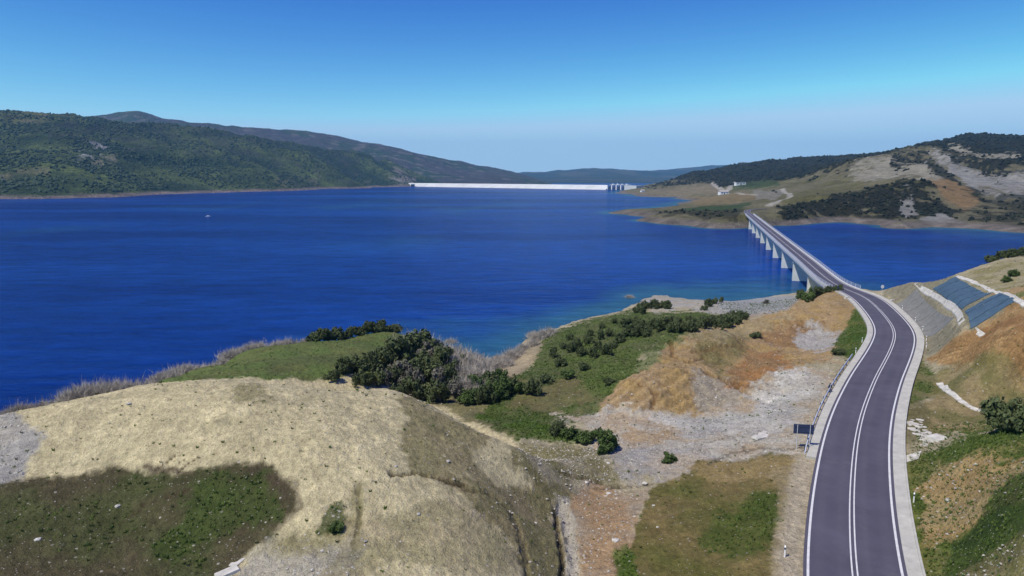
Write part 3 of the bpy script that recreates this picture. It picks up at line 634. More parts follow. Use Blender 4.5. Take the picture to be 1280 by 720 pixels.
# ------------------------------------------------------------------ water
m, t, N, L, B = newmat('lake_water')
geo = N.new('ShaderNodeNewGeometry'); pos = geo.outputs['Position']
sat = N.new('ShaderNodeAttribute'); sat.attribute_name = 'shallow'
mp_ = N.new('ShaderNodeMapping'); mp_.inputs['Scale'].default_value = (.35, 1, 1); L.new(pos, mp_.inputs['Vector'])
big = noise_node(N, L, .0045, 6, mp_.outputs[0], .6)
deep = mixc(N, L, mrange(N, L, big.outputs[0], .40, .63, 0, 1), (.0025, .020, .135), (.006, .046, .245))
c = mixc(N, L, sat.outputs['Fac'], deep, (.022, .095, .155))
h1 = noise_node(N, L, .9, 3, mp_.outputs[0], .6); h2 = noise_node(N, L, .16, 4, mp_.outputs[0], .6)
hh = mathn(N, L, 'ADD', mathn(N, L, 'MULTIPLY', h1.outputs[0], .35), mathn(N, L, 'MULTIPLY', h2.outputs[0], 1.2))
b = N.new('ShaderNodeBump'); b.inputs['Strength'].default_value = .8; b.inputs['Distance'].default_value = .5
L.new(hh, b.inputs['Height'])
df = N.new('ShaderNodeBsdfDiffuse'); gl = N.new('ShaderNodeBsdfGlossy'); gl.inputs['Roughness'].default_value = .10; mx = N.new('ShaderNodeMixShader')
fr = N.new('ShaderNodeFresnel'); fr.inputs['IOR'].default_value = 1.33
c = mixc(N, L, 1., c, mrange(N, L, h2.outputs[0], .3, .7, .74, 1.26), 'MULTIPLY'); c = mixc(N, L, 1., c, mrange(N, L, h1.outputs[0], .3, .7, .85, 1.15), 'MULTIPLY'); L.new(c, df.inputs['Color']); L.new(b.outputs[0], df.inputs['Normal']); L.new(b.outputs[0], gl.inputs['Normal']); L.new(b.outputs[0], fr.inputs['Normal'])  # light and dark of the wave facets painted into the diffuse colour
L.new(mathn(N, L, 'MULTIPLY', fr.outputs[0], .30), mx.inputs[0]); L.new(df.outputs[0], mx.inputs[1]); L.new(gl.outputs[0], mx.inputs[2])
N.remove(B); L.new(mx.outputs[0], N['Material Output'].inputs['Surface']); M['water'] = m
sa = np.concatenate([np.linspace(-3, -1, 12, endpoint=False), np.linspace(-1, 1, 320), np.linspace(1, 3, 13)[1:]])
V, Fc = grid(0, 0, 0, 60, 5200, 330, lambda a, b_: np.zeros_like(a), sa); x, y, z = V.T
g_ = np.full(len(x), -30.); mk = (y < 330) & (np.abs(x/y) < 1.3); g_[mk] = Hn_(x[mk], y[mk]); mk = (y > 470) & (y < 3000) & (x/y > .1) & (x/y < 1.35); g_[mk] = Hf_(x[mk], y[mk])
shal = ss(-4.6, -.6, g_+1.2*fbm(x/14, y/14, 3, 71))*.85
st = ss(.05, .45, fbm(x/160, y/420, 4, 72))*ss(330, 500, y)*ss(1500, 900, y)*.30
tag(obj('water', mesh_np('water', V, Fc, M['water'], None, True, {'shallow': np.clip(shal+st, 0, 1)})), kind='structure')
# ------------------------------------------------------------------ road ribbon
WF = 1-.25*ss(172, 204, C[:, 1])          # the carriageway narrows on to the bridge
def ribbon(i0, i1, o0, o1, z0, z1=None):
    z1 = z0 if z1 is None else z1; a = C[i0:i1]+NR[i0:i1]*o0*WF[i0:i1, None]; b_ = C[i0:i1]+NR[i0:i1]*o1*WF[i0:i1, None]; n = len(a)
    V = np.concatenate([np.c_[a, np.full(n, z0)], np.c_[b_, np.full(n, z1)]]); k = np.arange(n-1)
    return V, np.stack([k, k+n, k+n+1, k+1], -1)
def band(mb_, i0, i1, prof, step=1):     # solid swept profile [(offset, z)...]
    idx = list(range(i0, i1, step)); 
    if idx[-1] != i1-1: idx.append(i1-1)
    mb_.sweep([[(C[i, 0]+NR[i, 0]*o*WF[i], C[i, 1]+NR[i, 1]*o*WF[i], zz) for o, zz in prof] for i in idx])
NC = len(C); iA = i_at(D0); iB = i_at(D1)
offs = np.linspace(-3.85, 3.85, 23); nA = len(offs)
Vr = np.stack([np.c_[C+NR*o*WF[:, None], np.full(NC, ZR)] for o in offs], 1).reshape(-1, 3)
k_ = (np.arange(NC-1)[:, None]*nA+np.arange(nA-1)[None]).ravel(); Fr = np.stack([k_, k_+1, k_+nA+1, k_+nA], -1)
wheel = np.exp(-((np.abs(np.abs(offs)-1.8)-.85)/.32)**2); wear = np.tile(wheel, NC)*(.6+.5*fbm(Vr[:, 0]/9, Vr[:, 1]/14, 3, 600))+.5*np.tile(ss(3.3, 3.85, np.abs(offs)), NC)
r_ = obj('road', mesh_np('road', Vr, Fr, M['asphalt'], None, True, {'wear': wear})); tag(r_, kind='structure')
for o0, o1 in ((-3.58, -3.38), (3.38, 3.58), (-.25, -.13), (.13, .25)):
    q = obj('road_line', mesh_np('road_line', *ribbon(0, NC, o0, o1, ZR+.006), M['line'])); tag(q, kind='structure')
i580 = i_at(P(1012, 580, ZR)[1])
mb = MB(); band(mb, 0, iA, [(3.85, ZR-.3), (3.85, ZR+.02), (4.95, ZR+.05), (4.97, ZR+.15), (5.15, ZR+.15), (5.2, ZR-.5)])
tag(mb.build('roadside_gutter', M['concrete']), kind='structure')
mb = MB(); band(mb, i580, iA, [(-3.85, ZR-.3), (-3.85, ZR+.02), (-4.9, ZR+.05), (-4.95, ZR-.5)][::-1])
tag(mb.build('roadside_gutter', M['concrete']), kind='structure')
# ------------------------------------------------------------------ bridge
bridge = empty('road_bridge', (CX(390), 390, 0), 0, 'long pale concrete road bridge on wall piers crossing the blue lake', 'bridge')
def child(o):
    o.parent = bridge; o.matrix_parent_inverse = bridge.matrix_basis.inverted() if False else o.matrix_parent_inverse
    o.location = -Vector(bridge.location); return o
mb = MB(); band(mb, iA, iB+1, [(-4.75, ZR-.45), (-4.75, ZR-.02), (4.75, ZR-.02), (4.75, ZR-.45), (2.6, ZR-.75), (-2.6, ZR-.75)], 3); child(mb.build('deck', M['deckconc']))
for s_ in (-1, 1):
    mb = MB(); pr = [(s_*3.87, ZR), (s_*3.87, ZR+.18), (s_*4.85, ZR+.2), (s_*4.85, ZR-.75), (s_*4.76, ZR-.75), (s_*4.76, ZR)]
    band(mb, iA-3, iB+8, pr if s_ < 0 else pr[::-1], 3); child(mb.build('kerb', M['deckconc']))
    mb = MB()
    for zz in (.55, .85, 1.15):
        mb.tube([(C[i, 0]+NR[i, 0]*4.6*WF[i]*s_, C[i, 1]+NR[i, 1]*4.6*WF[i]*s_, ZR+zz) for i in range(iA-3, iB+8, 3)], .045, 4)
    rail = child(mb.build('railing', M['galv']))
    mb = MB()
    for i in range(iA-3, iB+8, 2): mb.box((C[i, 0]+NR[i, 0]*4.6*WF[i]*s_, C[i, 1]+NR[i, 1]*4.6*WF[i]*s_, ZR+.68), (.09, .09, 1.0))
    o_ = mb.build('railing_posts', M['galv']); o_.parent = rail; o_['kind'] = 'stuff'
for o0 in (-3.4, -1.15, 1.15, 3.4):
    mb = MB(); band(mb, iA, iB+1, [(o0-.3, ZR-2.1), (o0-.3, ZR-.7), (o0+.3, ZR-.7), (o0+.3, ZR-2.1)][::-1], 3); child(mb.build('girder', M['deckconc']))
pz = [231, 270.5, 310, 350, 390, 430, 469, 508, 548]
ang = math.atan2(-T[i_at(390)][0], T[i_at(390)][1])
pm = MB(); pm.box((0, 0, (ZR-2.3-9)/2), (6.2, 1.5, ZR-2.3+9)); pmesh = pm.mesh('pier', M['pier'])
cm = MB(); cm.box((0, 0, ZR-2.2), (6.5, 1.9, .3)); cmesh = cm.mesh('pier_cap', M['pier'])
for d_ in pz:
    q = obj('pier', pmesh, bridge); q.location = Vector((CX(d_), d_, 0))-bridge.location; q.rotation_euler = (0, 0, ang)
    k_ = obj('pier_cap', cmesh, q)
for d_, dd in ((D0, -1), (D1, 1)):
    mb = MB(); mb.box((CX(d_)+.27*dd*2, d_+dd*2, ZR-3.3), (7.4, 4, 6.0), ang)
    child(mb.build('abutment', M['deckconc']))
# ------------------------------------------------------------------ guardrail and small roadside things
def near_z(x_, y_): return float(LKN(x_, y_))
g0, g1 = i_at(P(1012, 578, ZR)[1]), i_at(P(1072, 449, ZR)[1])
gi = list(range(g0, g1)); gr = empty('guardrail', (*(C[g0]-NR[g0]*5.05), ZR), 0, 'galvanised steel guardrail along the left edge of the curving road', 'guardrail')
mb = MB()
prof = [(-5.0, .45), (-5.06, .52), (-5.0, .60), (-5.06, .68), (-5.0, .76), (-5.09, .76), (-5.13, .68), (-5.09, .60), (-5.13, .52), (-5.09, .45)]
mb.sweep([[(C[i, 0]+NR[i, 0]*o, C[i, 1]+NR[i, 1]*o, ZR+zz-(.35 if i == g0 else 0)) for o, zz in prof] for i in gi])
o_ = mb.build('rail', M['galv'], gr); o_.location = -Vector(gr.location)
mb = MB(); mb.box((0, 0, .2), (.1, .12, 1.1)); pmsh = mb.mesh('post', M['darksteel'])
for i in gi[1::2]:
    q = obj('post', pmsh, gr); q.location = Vector((*(C[i]-NR[i]*5.2), ZR))-gr.location
# back of the big direction board
bx, by, bz = G(1003, 560)
bd = empty('direction_board', (bx, by, bz), math.radians(-8), 'large dark blue-grey road board on two posts, seen from behind beside guardrail', 'road sign')
mb = MB(); mb.box((0, 0, 2.35), (2.3, .05, 1.15)); mb.box((0, 0, 2.91), (2.34, .08, .04)); mb.box((0, 0, 1.79), (2.34, .08, .04)); mb.build('panel', M['signback'], bd)
for s_ in (-.72, .72):
    mb = MB(); mb.tube([(s_, -.09, -.6), (s_, -.09, 2.9)], .04, 8); mb.build('post', M['galv'], bd)
for zz in (2.05, 2.65):
    mb = MB(); mb.box((0, -.045, zz), (2.2, .04, .06)); mb.build('brace', M['signback'], bd)
# warning sign
sx, sy, sz = G(1037, 493)
sg_ = empty('warning_sign', (sx, sy, sz), .25, 'dark backed triangular sign above a round one, left of the guardrail', 'road sign')
mb = MB(); mb.add([(-.45, 0, 1.0), (.45, 0, 1.0), (0, 0, 1.8), (-.45, .04, 1.0), (.45, .04, 1.0), (0, .04, 1.8)], [(0, 1, 2), (5, 4, 3), (0, 3, 4, 1), (1, 4, 5, 2), (2, 5, 3, 0)]); mb.build('triangle_plate', M['signback'], sg_)
mb = MB(); mb.tube([(0, 0, .6), (0, .04, .6)], .33, 20); mb.build('round_plate', M['signback'], sg_)
mb = MB(); mb.tube([(0, -.05, -.4), (0, -.05, 1.6)], .035, 8); mb.build('post', M['galv'], sg_)
i = i_at(182); sx, sy = C[i]+NR[i]*5.6
rs = empty('round_sign', (sx, sy, near_z(sx, sy)), .2, 'small round white road sign on a post at the near end of bridge', 'road sign')
mb = MB(); mb.tube([(0, -.04, 2.6), (0, 0, 2.6)], .48, 24); mb.build('plate', M['white'], rs)
mb = MB(); mb.tube([(0, .05, -.5), (0, .05, 2.9)], .04, 8); mb.build('post', M['galv'], rs)
i = i_at(186); sx, sy = C[i]-NR[i]*4.4
rs = empty('round_sign', (sx, sy, ZR), .2, 'small dark backed sign on post beside left road edge near bridge', 'road sign')
mb = MB(); mb.tube([(0, -.03, 1.3), (0, 0, 1.3)], .33, 20); mb.build('plate', M['signback'], rs)
mb = MB(); mb.tube([(0, .04, 0), (0, .04, 1.5)], .035, 8); mb.build('post', M['darksteel'], rs)
# delineator posts
mb = MB(); mb.add([(-.06, -.05, -.3), (.06, -.05, -.3), (.05, .06, -.3), (-.05, .06, -.3), (-.06, -.05, .92), (.06, -.05, .92), (.05, .06, 1.02), (-.05, .06, 1.02)], [(3, 2, 1, 0), (4, 5, 6, 7), (0, 1, 5, 4), (1, 2, 6, 5), (2, 3, 7, 6), (3, 0, 4, 7)]); dpm = mb.mesh('shaft', M['white'])
mb = MB(); mb.box((0, 0, .78), (.13, .14, .16)); dbm = mb.mesh('reflector_band', M['darksteel'])
def delineator(i, off, label, group=None):
    sx, sy = C[i]+NR[i]*off; zz = near_z(sx, sy)
    o_ = empty('marker_post', (sx, sy, zz), math.atan2(-T[i][0], T[i][1]), label, 'marker post', group); obj('shaft', dpm, o_); obj('reflector_band', dbm, o_)
for j, (px_, py_) in enumerate(((1113, 385), (1129, 398), (1138, 409), (1144, 420), (1149, 429))):
    delineator(i_at(P(px_, py_, ZR)[1]), 5.5, 'slim white marker post below the grey matted slope right of the road', 'marker posts below the matted slope')
delineator(i_at(P(1129, 613, ZR)[1]), 5.45, 'white marker post at the foot of the grassy mound, right of road')
delineator(i_at(P(1072, 450, ZR)[1])+2, -5.15, 'white marker post at the far end of the guardrail')
delineator(i_at(P(1088, 430, ZR)[1]), -5.2, 'white marker post on the green bank left of the road bend')
delineator(i_at(P(990, 716, ZR)[1]), -5.3, 'white marker post on the sandy left verge closest to the viewer')
# concrete blocks by the bridge mouth
for off, d_, lb in ((-4.9, 176, 'small white concrete block on the left verge before the bridge'), (5.6, 174, 'small white concrete block on the right verge before the bridge')):
    i = i_at(d_); sx, sy = C[i]+NR[i]*off; mb = MB(); mb.box((0, 0, .25), (1.2, .8, .7), 0, .85); o_ = mb.build('concrete_block', M['slab']); o_.location = (sx, sy, near_z(sx, sy)); o_.rotation_euler = (0, 0, .4); tag(o_, lb, 'concrete block')
# ------------------------------------------------------------------ things draped on the near land
def drape_quad(q4, n, mM, off=.06, world=False):
    p = np.array([(G(*a) if not world else a)[:2] for a in q4]); u = np.linspace(0, 1, n)[:, None, None]; v = np.linspace(0, 1, mM)[None, :, None]
    XY = p[0]*(1-u)*(1-v)+p[1]*u*(1-v)+p[2]*u*v+p[3]*(1-u)*v
    Z = LKN(XY[..., 0], XY[..., 1])+off; Vt = np.dstack([XY, Z]).reshape(-1, 3)
    Vb = Vt-np.array([0, 0, .3]); i = (np.arange(n-1)[:, None]*mM+np.arange(mM-1)[None]).ravel(); Fq = np.stack([i, i+mM, i+mM+1, i+1], -1)
    ring = list(range(0, n*mM, mM))+list(range((n-1)*mM+1, n*mM))+list(range(n*mM-1-mM, mM-2, -mM))+list(range(mM-2, 0, -1))
    b_ = n*mM; side = [(ring[k], ring[(k+1) % len(ring)], ring[(k+1) % len(ring)]+b_, ring[k]+b_) for k in range(len(ring))]
    return np.concatenate([Vt, Vb]), np.concatenate([Fq, np.array(side)[:, ::-1]])
def matting(q4, strips, name, label, mat, swap=False):
    p = [np.array(G(*a)[:2]) for a in q4]; e = empty(name, (*p[0], near_z(*p[0])), 0, label, 'erosion matting')
    for k in range(strips):
        a0 = (k+.02)/strips; a1 = (k+.98)/strips
        q = [p[0]*(1-a0)+p[1]*a0, p[0]*(1-a1)+p[1]*a1, p[3]*(1-a1)+p[2]*a1, p[3]*(1-a0)+p[2]*a0]
        Vq, Fq = drape_quad(q, 8, 34, .13+.04*(k % 2), True); o_ = obj('strip', mesh_np('strip', Vq, Fq, mat, None, False), e); o_.location = -Vector(e.location)
matting([(1203,387),(1166,361.5),(1193,347),(1239,367)], 6, 'slope_matting', 'dark blue-grey matting on the hillside, the larger and higher of two panels', M['bluenet'])
matting([(1213,412),(1206,390),(1249,367),(1269,377)], 4, 'slope_matting', 'dark blue-grey matting on the hillside, the lower panel beside orange earth', M['bluenet'])
matting([(1151,420),(1119,380),(1146,361),(1193,397)], 7, 'slope_matting', 'dull grey matting over the cut slope right beside the road bend', M['greynet'])
def channel(pts, wd, name, label, pieces, hump=.07):
    w_ = np.array([G(*a)[:2] for a in pts]); seg = np.r_[0, np.cumsum(np.linalg.norm(np.diff(w_, axis=0), axis=1))]
    e = empty(name, (*w_[0], near_z(*w_[0])), 0, label, 'drain channel'); ts = np.linspace(0, seg[-1], pieces+1)
    X = np.interp(ts, seg, w_[:, 0]); Y = np.interp(ts, seg, w_[:, 1])
    for k in range(pieces):
        a = np.array([X[k], Y[k]]); b_ = np.array([X[k+1], Y[k+1]]); t_ = (b_-a)/np.linalg.norm(b_-a); n_ = np.array([t_[1], -t_[0]])
        a = a+t_*.04; vs = []
        jz = random.uniform(0, .05); n_ = n_*random.uniform(.75, 1.2)
        for p_ in (a, b_):
            for o_, zz in ((-wd/2, -.3), (-wd/2, hump), (-wd*.3, hump), (-wd*.22, 0.02), (wd*.22, 0.02), (wd*.3, hump), (wd/2, hump), (wd/2, -.3)): q_ = p_+n_*o_; vs.append((*q_, near_z(*q_)+zz+jz+.05))
        mb = MB(); mb.sweep([vs[:8], vs[8:]]); q = mb.build('slab', M['slab'], e); q.location = -Vector(e.location)
channel([(1136,351),(1145,358),(1160,365),(1171,372),(1182,379),(1194,386),(1199,393),(1200,401),(1205,409),(1213,415),(1228,420)], .75, 'drain_channel', 'white stepped drain channel between the grey slope and blue-grey matting', 30)
channel([(1195,346),(1210,350.5),(1228,357.5),(1239,363.5),(1247,366.5),(1258,368),(1269,374),(1282,383)], .75, 'drain_channel', 'white stepped drain channel along the top of the blue-grey matting', 26)
channel([(1174,479),(1186,490),(1200,501),(1215,511),(1226,514),(1243,514)], .85, 'drain_channel', 'pale curved concrete drain channel in the grass right of the road', 16, .05)
channel([(1137,352),(1160,353),(1176,348),(1194,344)], .8, 'drain_channel', 'thin pale path along the hilltop edge above the lake', 12, .02)
# culvert apron and stone-paved chute right of the road
cx_, cy_, cz_ = G(1170, 551); e = empty('culvert_apron', (cx_, cy_, cz_), .2, 'white concrete culvert pad with stone paved apron beside the road', 'culvert')
mb = MB(); mb.box((.6, .4, .05), (2.2, 1.9, .5), .2, .92); mb.build('pad', M['slab'], e)
Vq, Fq = drape_quad([(1126,572),(1126,580),(1148,574),(1152,564)], 5, 6, .08); o_ = obj('slab', mesh_np('slab', Vq, Fq, M['slab'], None, False), e); o_.matrix_parent_inverse = e.matrix_basis.inverted() if False else o_.matrix_parent_inverse
rzinv = -e.rotation_euler.z
def worldchild(o_, e):
    c_, s_ = math.cos(-e.rotation_euler.z), math.sin(-e.rotation_euler.z); l = -Vector(e.location)
    o_.rotation_euler = (0, 0, -e.rotation_euler.z); o_.location = (l.x*c_-l.y*s_, l.x*s_+l.y*c_, l.z)
worldchild(o_, e)
def stone_mesh(seed, mat, n=1):
    import bmesh
    bm = bmesh.new(); bmesh.ops.create_icosphere(bm, subdivisions=n, radius=1); r = random.Random(seed)
    ax = [Vector((r.uniform(-1, 1), r.uniform(-1, 1), r.uniform(-1, 1))).normalized() for _ in range(9)]
    for v in bm.verts:
        f = 1.
        for a in ax: f = min(f, .72/max(.3, v.co.normalized().dot(a))) if v.co.normalized().dot(a) > .5 else f
        v.co *= f*r.uniform(.93, 1.05); v.co.z *= .65
    me = bpy.data.meshes.new('stone'); bm.to_mesh(me); bm.free(); me.materials.append(mat); return me
stones = [stone_mesh(k, M['rock'], 1) for k in range(6)]; sstones = [stone_mesh(k+20, M['slab'], 1) for k in range(4)]
k = 0
for a in np.linspace(0, 1, 10):
    for b_ in np.linspace(0, 1, 5):
        px_ = 1137+a*20+b_*14-(1-a)*4+random.uniform(-2.5, 2.5); py_ = 529+a*26-b_*4+random.uniform(-2, 2)
        gx, gy, gz = G(px_, py_); q = obj('stone', sstones[k % 4] if k % 3 else stones[k % 6], e); k += 1
        c_, s_ = math.cos(-e.rotation_euler.z), math.sin(-e.rotation_euler.z); l = Vector((gx, gy, gz))-Vector(e.location)
        q.location = (l.x*c_-l.y*s_, l.x*s_+l.y*c_, l.z+.02); s0 = random.uniform(.28, .62); q.scale = (s0*1.2, s0*.8, s0*.28); q.rotation_euler = (0, 0, random.uniform(0, 3))
# white broken slab near the gravel
gx, gy, gz = G(952, 547); mb = MB(); mb.box((0, 0, .1), (2.6, 1.0, .25), 0, .95); mb.box((1.3, .9, .05), (1.5, .6, .2), .2, .95); o_ = mb.build('broken_slab', M['slab']); o_.location = (gx, gy, gz); o_.rotation_euler = (.05, .04, .5); tag(o_, 'flat white broken concrete slab lying on gravel left of the road board', 'concrete slab')
gx, gy, gz = G(284, 716); mb = MB(); mb.box((0, 0, .02), (1.7, .8, .25), 0, .9); mb.box((1.0, .7, 0), (1.2, .7, .2), .5, .9); o_ = mb.build('broken_slab', M['slab']); o_.location = (gx, gy, gz); o_.rotation_euler = (.05, -.08, .7); tag(o_, 'white stone slab at the lower right edge of the dark green patch', 'stone slab')
# single boulders that can be told apart
for j, (px_, py_, s0, lb) in enumerate(((161,505,.45,'brown boulder just below the crest of the tan hill'),(523,643,.3,'grey stone in the middle of the bare tan slope'),(760,579,.4,'white stone at left of the grey gravel heap'),
     (806,604,.5,'white boulder at the foot of the gravel bank'),(769,676,.6,'wide white rock lying on the orange earth'),(733,603,.4,'white rock at the head of the stony gully'),(761,617,.5,'flat white rock where gully and orange earth meet'),
     (817,632,.3,'lone white stone on the olive grass near its left edge'),(822,659,.25,'small white stone in the middle of the olive grass'),(147,633,.45,'grey boulder in the middle of the dark green patch'),(47,675,.4,'white stone at left in the brownish part of the dark patch'),
     (895,497,.4,'white stone at the foot of the orange mound'),(790,493,.35,'white stone on the face of the left orange mound'),(1185,626,.5,'pale boulder on the bare orange mound right of the road'),(560,577,.4,'dark grey stone in the crack of the tan hill'),(495,583,.3,'dark stone at the left end of the crack'))):
    gx, gy, gz = G(px_, py_); o_ = obj('boulder', stones[j % 6] if 'white' not in lb else sstones[j % 4]); s0 *= .7; o_.location = (gx, gy, gz+s0*.1); o_.scale = (s0*1.2, s0, s0*.8); o_.rotation_euler = (0, 0, j); tag(o_, lb, 'rock')
# ------------------------------------------------------------------ scattered stones (stuff), tufts (stuff)
def scatter_mesh(name, base_v, base_f, pos, scale, rotz, mat, tone=None, stretch=None):
    n = len(pos); k = len(base_v); c_, s_ = np.cos(rotz), np.sin(rotz)
    bvar = base_v if base_v.ndim == 3 else np.broadcast_to(base_v, (n, k, 3))
    k = bvar.shape[1]
    P_ = bvar*scale[:, None, None] if stretch is None else bvar*scale[:, None, None]*stretch[:, None, :]
    X = P_[..., 0]*c_[:, None]-P_[..., 1]*s_[:, None]; Y = P_[..., 0]*s_[:, None]+P_[..., 1]*c_[:, None]
    Vv = np.stack([X, Y, P_[..., 2]], -1)+pos[:, None, :]; Ff = (base_f[None]+np.arange(n)[:, None, None]*k).reshape(-1, base_f.shape[1])
    at = {'tone': np.repeat(tone, k)} if tone is not None else None
    return mesh_np(name, Vv.reshape(-1, 3), Ff, mat, None, False, at)
def tri_arrays(me):
    v = np.empty(len(me.vertices)*3, np.float32); me.vertices.foreach_get('co', v); me.calc_loop_triangles()
    f = np.empty(len(me.loop_triangles)*3, np.int32); me.loop_triangles.foreach_get('vertices', f); return v.reshape(-1, 3), f.reshape(-1, 3)
import bmesh
def ico(n, seed=0, jit=.15):
    bm = bmesh.new(); bmesh.ops.create_icosphere(bm, subdivisions=n, radius=1); me = bpy.data.meshes.new('t'); bm.to_mesh(me); bm.free()
    v, f = tri_arrays(me); bpy.data.meshes.remove(me); r = np.random.default_rng(seed); return v*(1+r.uniform(-jit, jit, (len(v), 1))), f
iv, if_ = ico(1, 3, .2); iv1 = iv[:12] if False else iv
bm = bmesh.new(); bmesh.ops.create_icosphere(bm, subdivisions=1, radius=1); bm.free()
vis = (np.abs(GV[:, 0]/GV[:, 1]) < .82) & (GV[:, 1] < 210) & (GV[:, 2] > .3)
rdv, _ = road_dist(GV[:, 0], GV[:, 1]); vis &= rdv > 5.6
area = (GV[:, 1]**2)*1.0
NS = 14000; w_ = vis*area*np.clip(GG-.2, 0, 1)**1.5*np.clip(120/GV[:, 1], 0, 1); idx = rng.choice(len(GV), NS, p=w_/w_.sum())
pos = GV[idx]+rng.uniform(-.15, .15, (NS, 3))*np.array([1, 1, 0]); sc_ = .04+.13*rng.random(NS)**3.0
octv = np.array([(1, 0, 0), (-1, 0, 0), (0, 1, 0), (0, -1, 0), (0, 0, .7), (0, 0, -.7)], float); octf = np.array([(0, 2, 4), (2, 1, 4), (1, 3, 4), (3, 0, 4), (2, 0, 5), (1, 2, 5), (3, 1, 5), (0, 3, 5)])
bv = octv[None]+rng.uniform(-.35, .35, (NS, 6, 3))
me = scatter_mesh('loose_stones', bv, octf, pos, sc_, rng.random(NS)*6.28, M['rock']); tag(obj('loose_stones', me), 'loose grey and white stones strewn over gravel and bare earth', 'stones', None, 'stuff')
# tufts: three crossed blades-fans
greenish = np.clip((GB[:, 1]-GB[:, 0]*.95)*18, 0, 1)+.015+.5*((GV[:, 0] > .62*GV[:, 1]) & (GV[:, 1] < 85)); greenish *= 1-.93*((GV[:, 0] < -.15*GV[:, 1]) & (GV[:, 1] > 92))
w_ = vis*area*greenish*np.clip(80/GV[:, 1], 0, 1)**1.3; NT = 24000; idx = rng.choice(len(GV), NT, p=w_/w_.sum())
bl = []; bf = []
for k in range(6):
    a = k*1.05; bl += [(.5*math.cos(a+.5), .5*math.sin(a+.5), 0), (-.2*math.cos(a), .3*math.sin(a), 0), (.7*math.cos(a), .7*math.sin(a), 1)]; bf.append((3*k, 3*k+1, 3*k+2))
bl = np.array(bl, float)[None]*(1+rng.uniform(-.3, .3, (NT, 18, 3)))
me = scatter_mesh('grass_tufts', bl, np.array(bf), GV[idx]+rng.uniform(-.2, .2, (NT, 3))*np.array([1, 1, .0]), .10+.16*rng.random(NT)**2, rng.random(NT)*6.28, M['tuft'], rng.random(NT))
tag(obj('grass_tufts', me), 'low green tufts of grass and weeds growing over the slopes', 'grass', None, 'stuff')
# far woods and scrub
def blobs(name, P_, sc_, mat, label, n1=0):
    n = len(P_); bv = iv[None]*(1+rng.uniform(-.28, .28, (n, len(iv), 1))); st_ = np.stack([1+rng.uniform(-.2, .4, n), 1+rng.uniform(-.2, .3, n), .6+rng.random(n)*.5], -1)
    me = scatter_mesh(name, bv, if_, P_, sc_, rng.random(n)*6.28, mat, rng.random(n), st_); return tag(obj(name, me), label, 'scrub', None, 'stuff')
w_ = np.clip(FSCR-.1, .004, 1)**1.3*FV[:, 1]**2*(np.abs(FV[:, 0]/FV[:, 1]) < .82)*np.clip(700/FV[:, 1], 0, 1)**1.3*(FV[:, 2] > 3); n = 14000; idx = rng.choice(len(FV), n, p=w_/w_.sum())
blobs('scrub', FV[idx]+np.array([0, 0, .6]), (1.0+1.6*rng.random(n)**1.5)*np.clip(FV[idx, 1]/900, .85, 1.8), M['scrub'], 'dense dark green scrub covering the slopes of the far shore')
w_ = LV[:, 1]**2*(LV[:, 2] > 10)*(LV[:, 0]/LV[:, 1] > -.82)*np.clip(1500/LV[:, 1], 0, 1)**2*(ss(-.3, .3, fbm(LV[:, 0]/180, LV[:, 1]/180, 4, 99))+.05); n = 13000; idx = rng.choice(len(LV), n, p=w_/w_.sum())
blobs('far_wood', LV[idx]+np.array([0, 0, 1.]), 2.2+2.8*rng.random(n), M['wood'], 'dark woodland patches covering the hills on the left shore')
# ------------------------------------------------------------------ trees and bushes
def leaf_crown(seed, n_clump, n_leaf, shape=(1, 1, .75), leaf=.09, flat=.0):
    r = np.random.default_rng(seed); c = r.normal(size=(n_clump, 3)); c /= np.linalg.norm(c, axis=1)[:, None]
    c *= (r.random((n_clump, 1))**.45)*.74; c[:, 2] = np.abs(c[:, 2])*1.1-.12+r.uniform(-.1, .1, n_clump); c *= np.array(shape)
    rad = r.uniform(.16, .32, n_clump); ci = r.integers(0, n_clump, n_leaf)
    d = r.normal(size=(n_leaf, 3)); d /= np.linalg.norm(d, axis=1)[:, None]; p = c[ci]+d*rad[ci][:, None]*(r.random((n_leaf, 1))**.35)
    nrm = d+r.normal(size=d.shape)*.5; nrm /= np.linalg.norm(nrm, axis=1)[:, None]; t_ = np.cross(nrm, r.normal(size=d.shape)); t_ /= np.linalg.norm(t_, axis=1)[:, None]; b_ = np.cross(nrm, t_)
    s_ = leaf*r.uniform(.6, 1.5, (n_leaf, 1)); V = np.stack([p-t_*s_, p+b_*s_*.55, p+t_*s_, p-b_*s_*.55], 1).reshape(-1, 3)
    V[:, 2] += .30
    tone = np.repeat(np.clip(r.random(n_clump)[ci]*.7+r.random(n_leaf)*.3, 0, 1), 4)
    return V, np.arange(len(V)).reshape(-1, 4), tone
def trunk_mesh(seed, hgt=.75, r0=.05):
    r = random.Random(seed); mb = MB(); mb.tube([(0, 0, -.25), (.02, .01, hgt*.25), (.04, -.03, hgt*.5)], [r0, r0*.8, r0*.6], 6)
    for k in range(5):
        a = k*1.26+r.random(); mb.tube([(.03, 0, hgt*r.uniform(.2, .45)), (.22*math.cos(a), .22*math.sin(a), hgt*.6), (.45*math.cos(a), .45*math.sin(a), hgt*r.uniform(.75, 1.))], [r0*.5, r0*.35, r0*.1], 5)
    return mb.mesh('trunk', M['bark'])
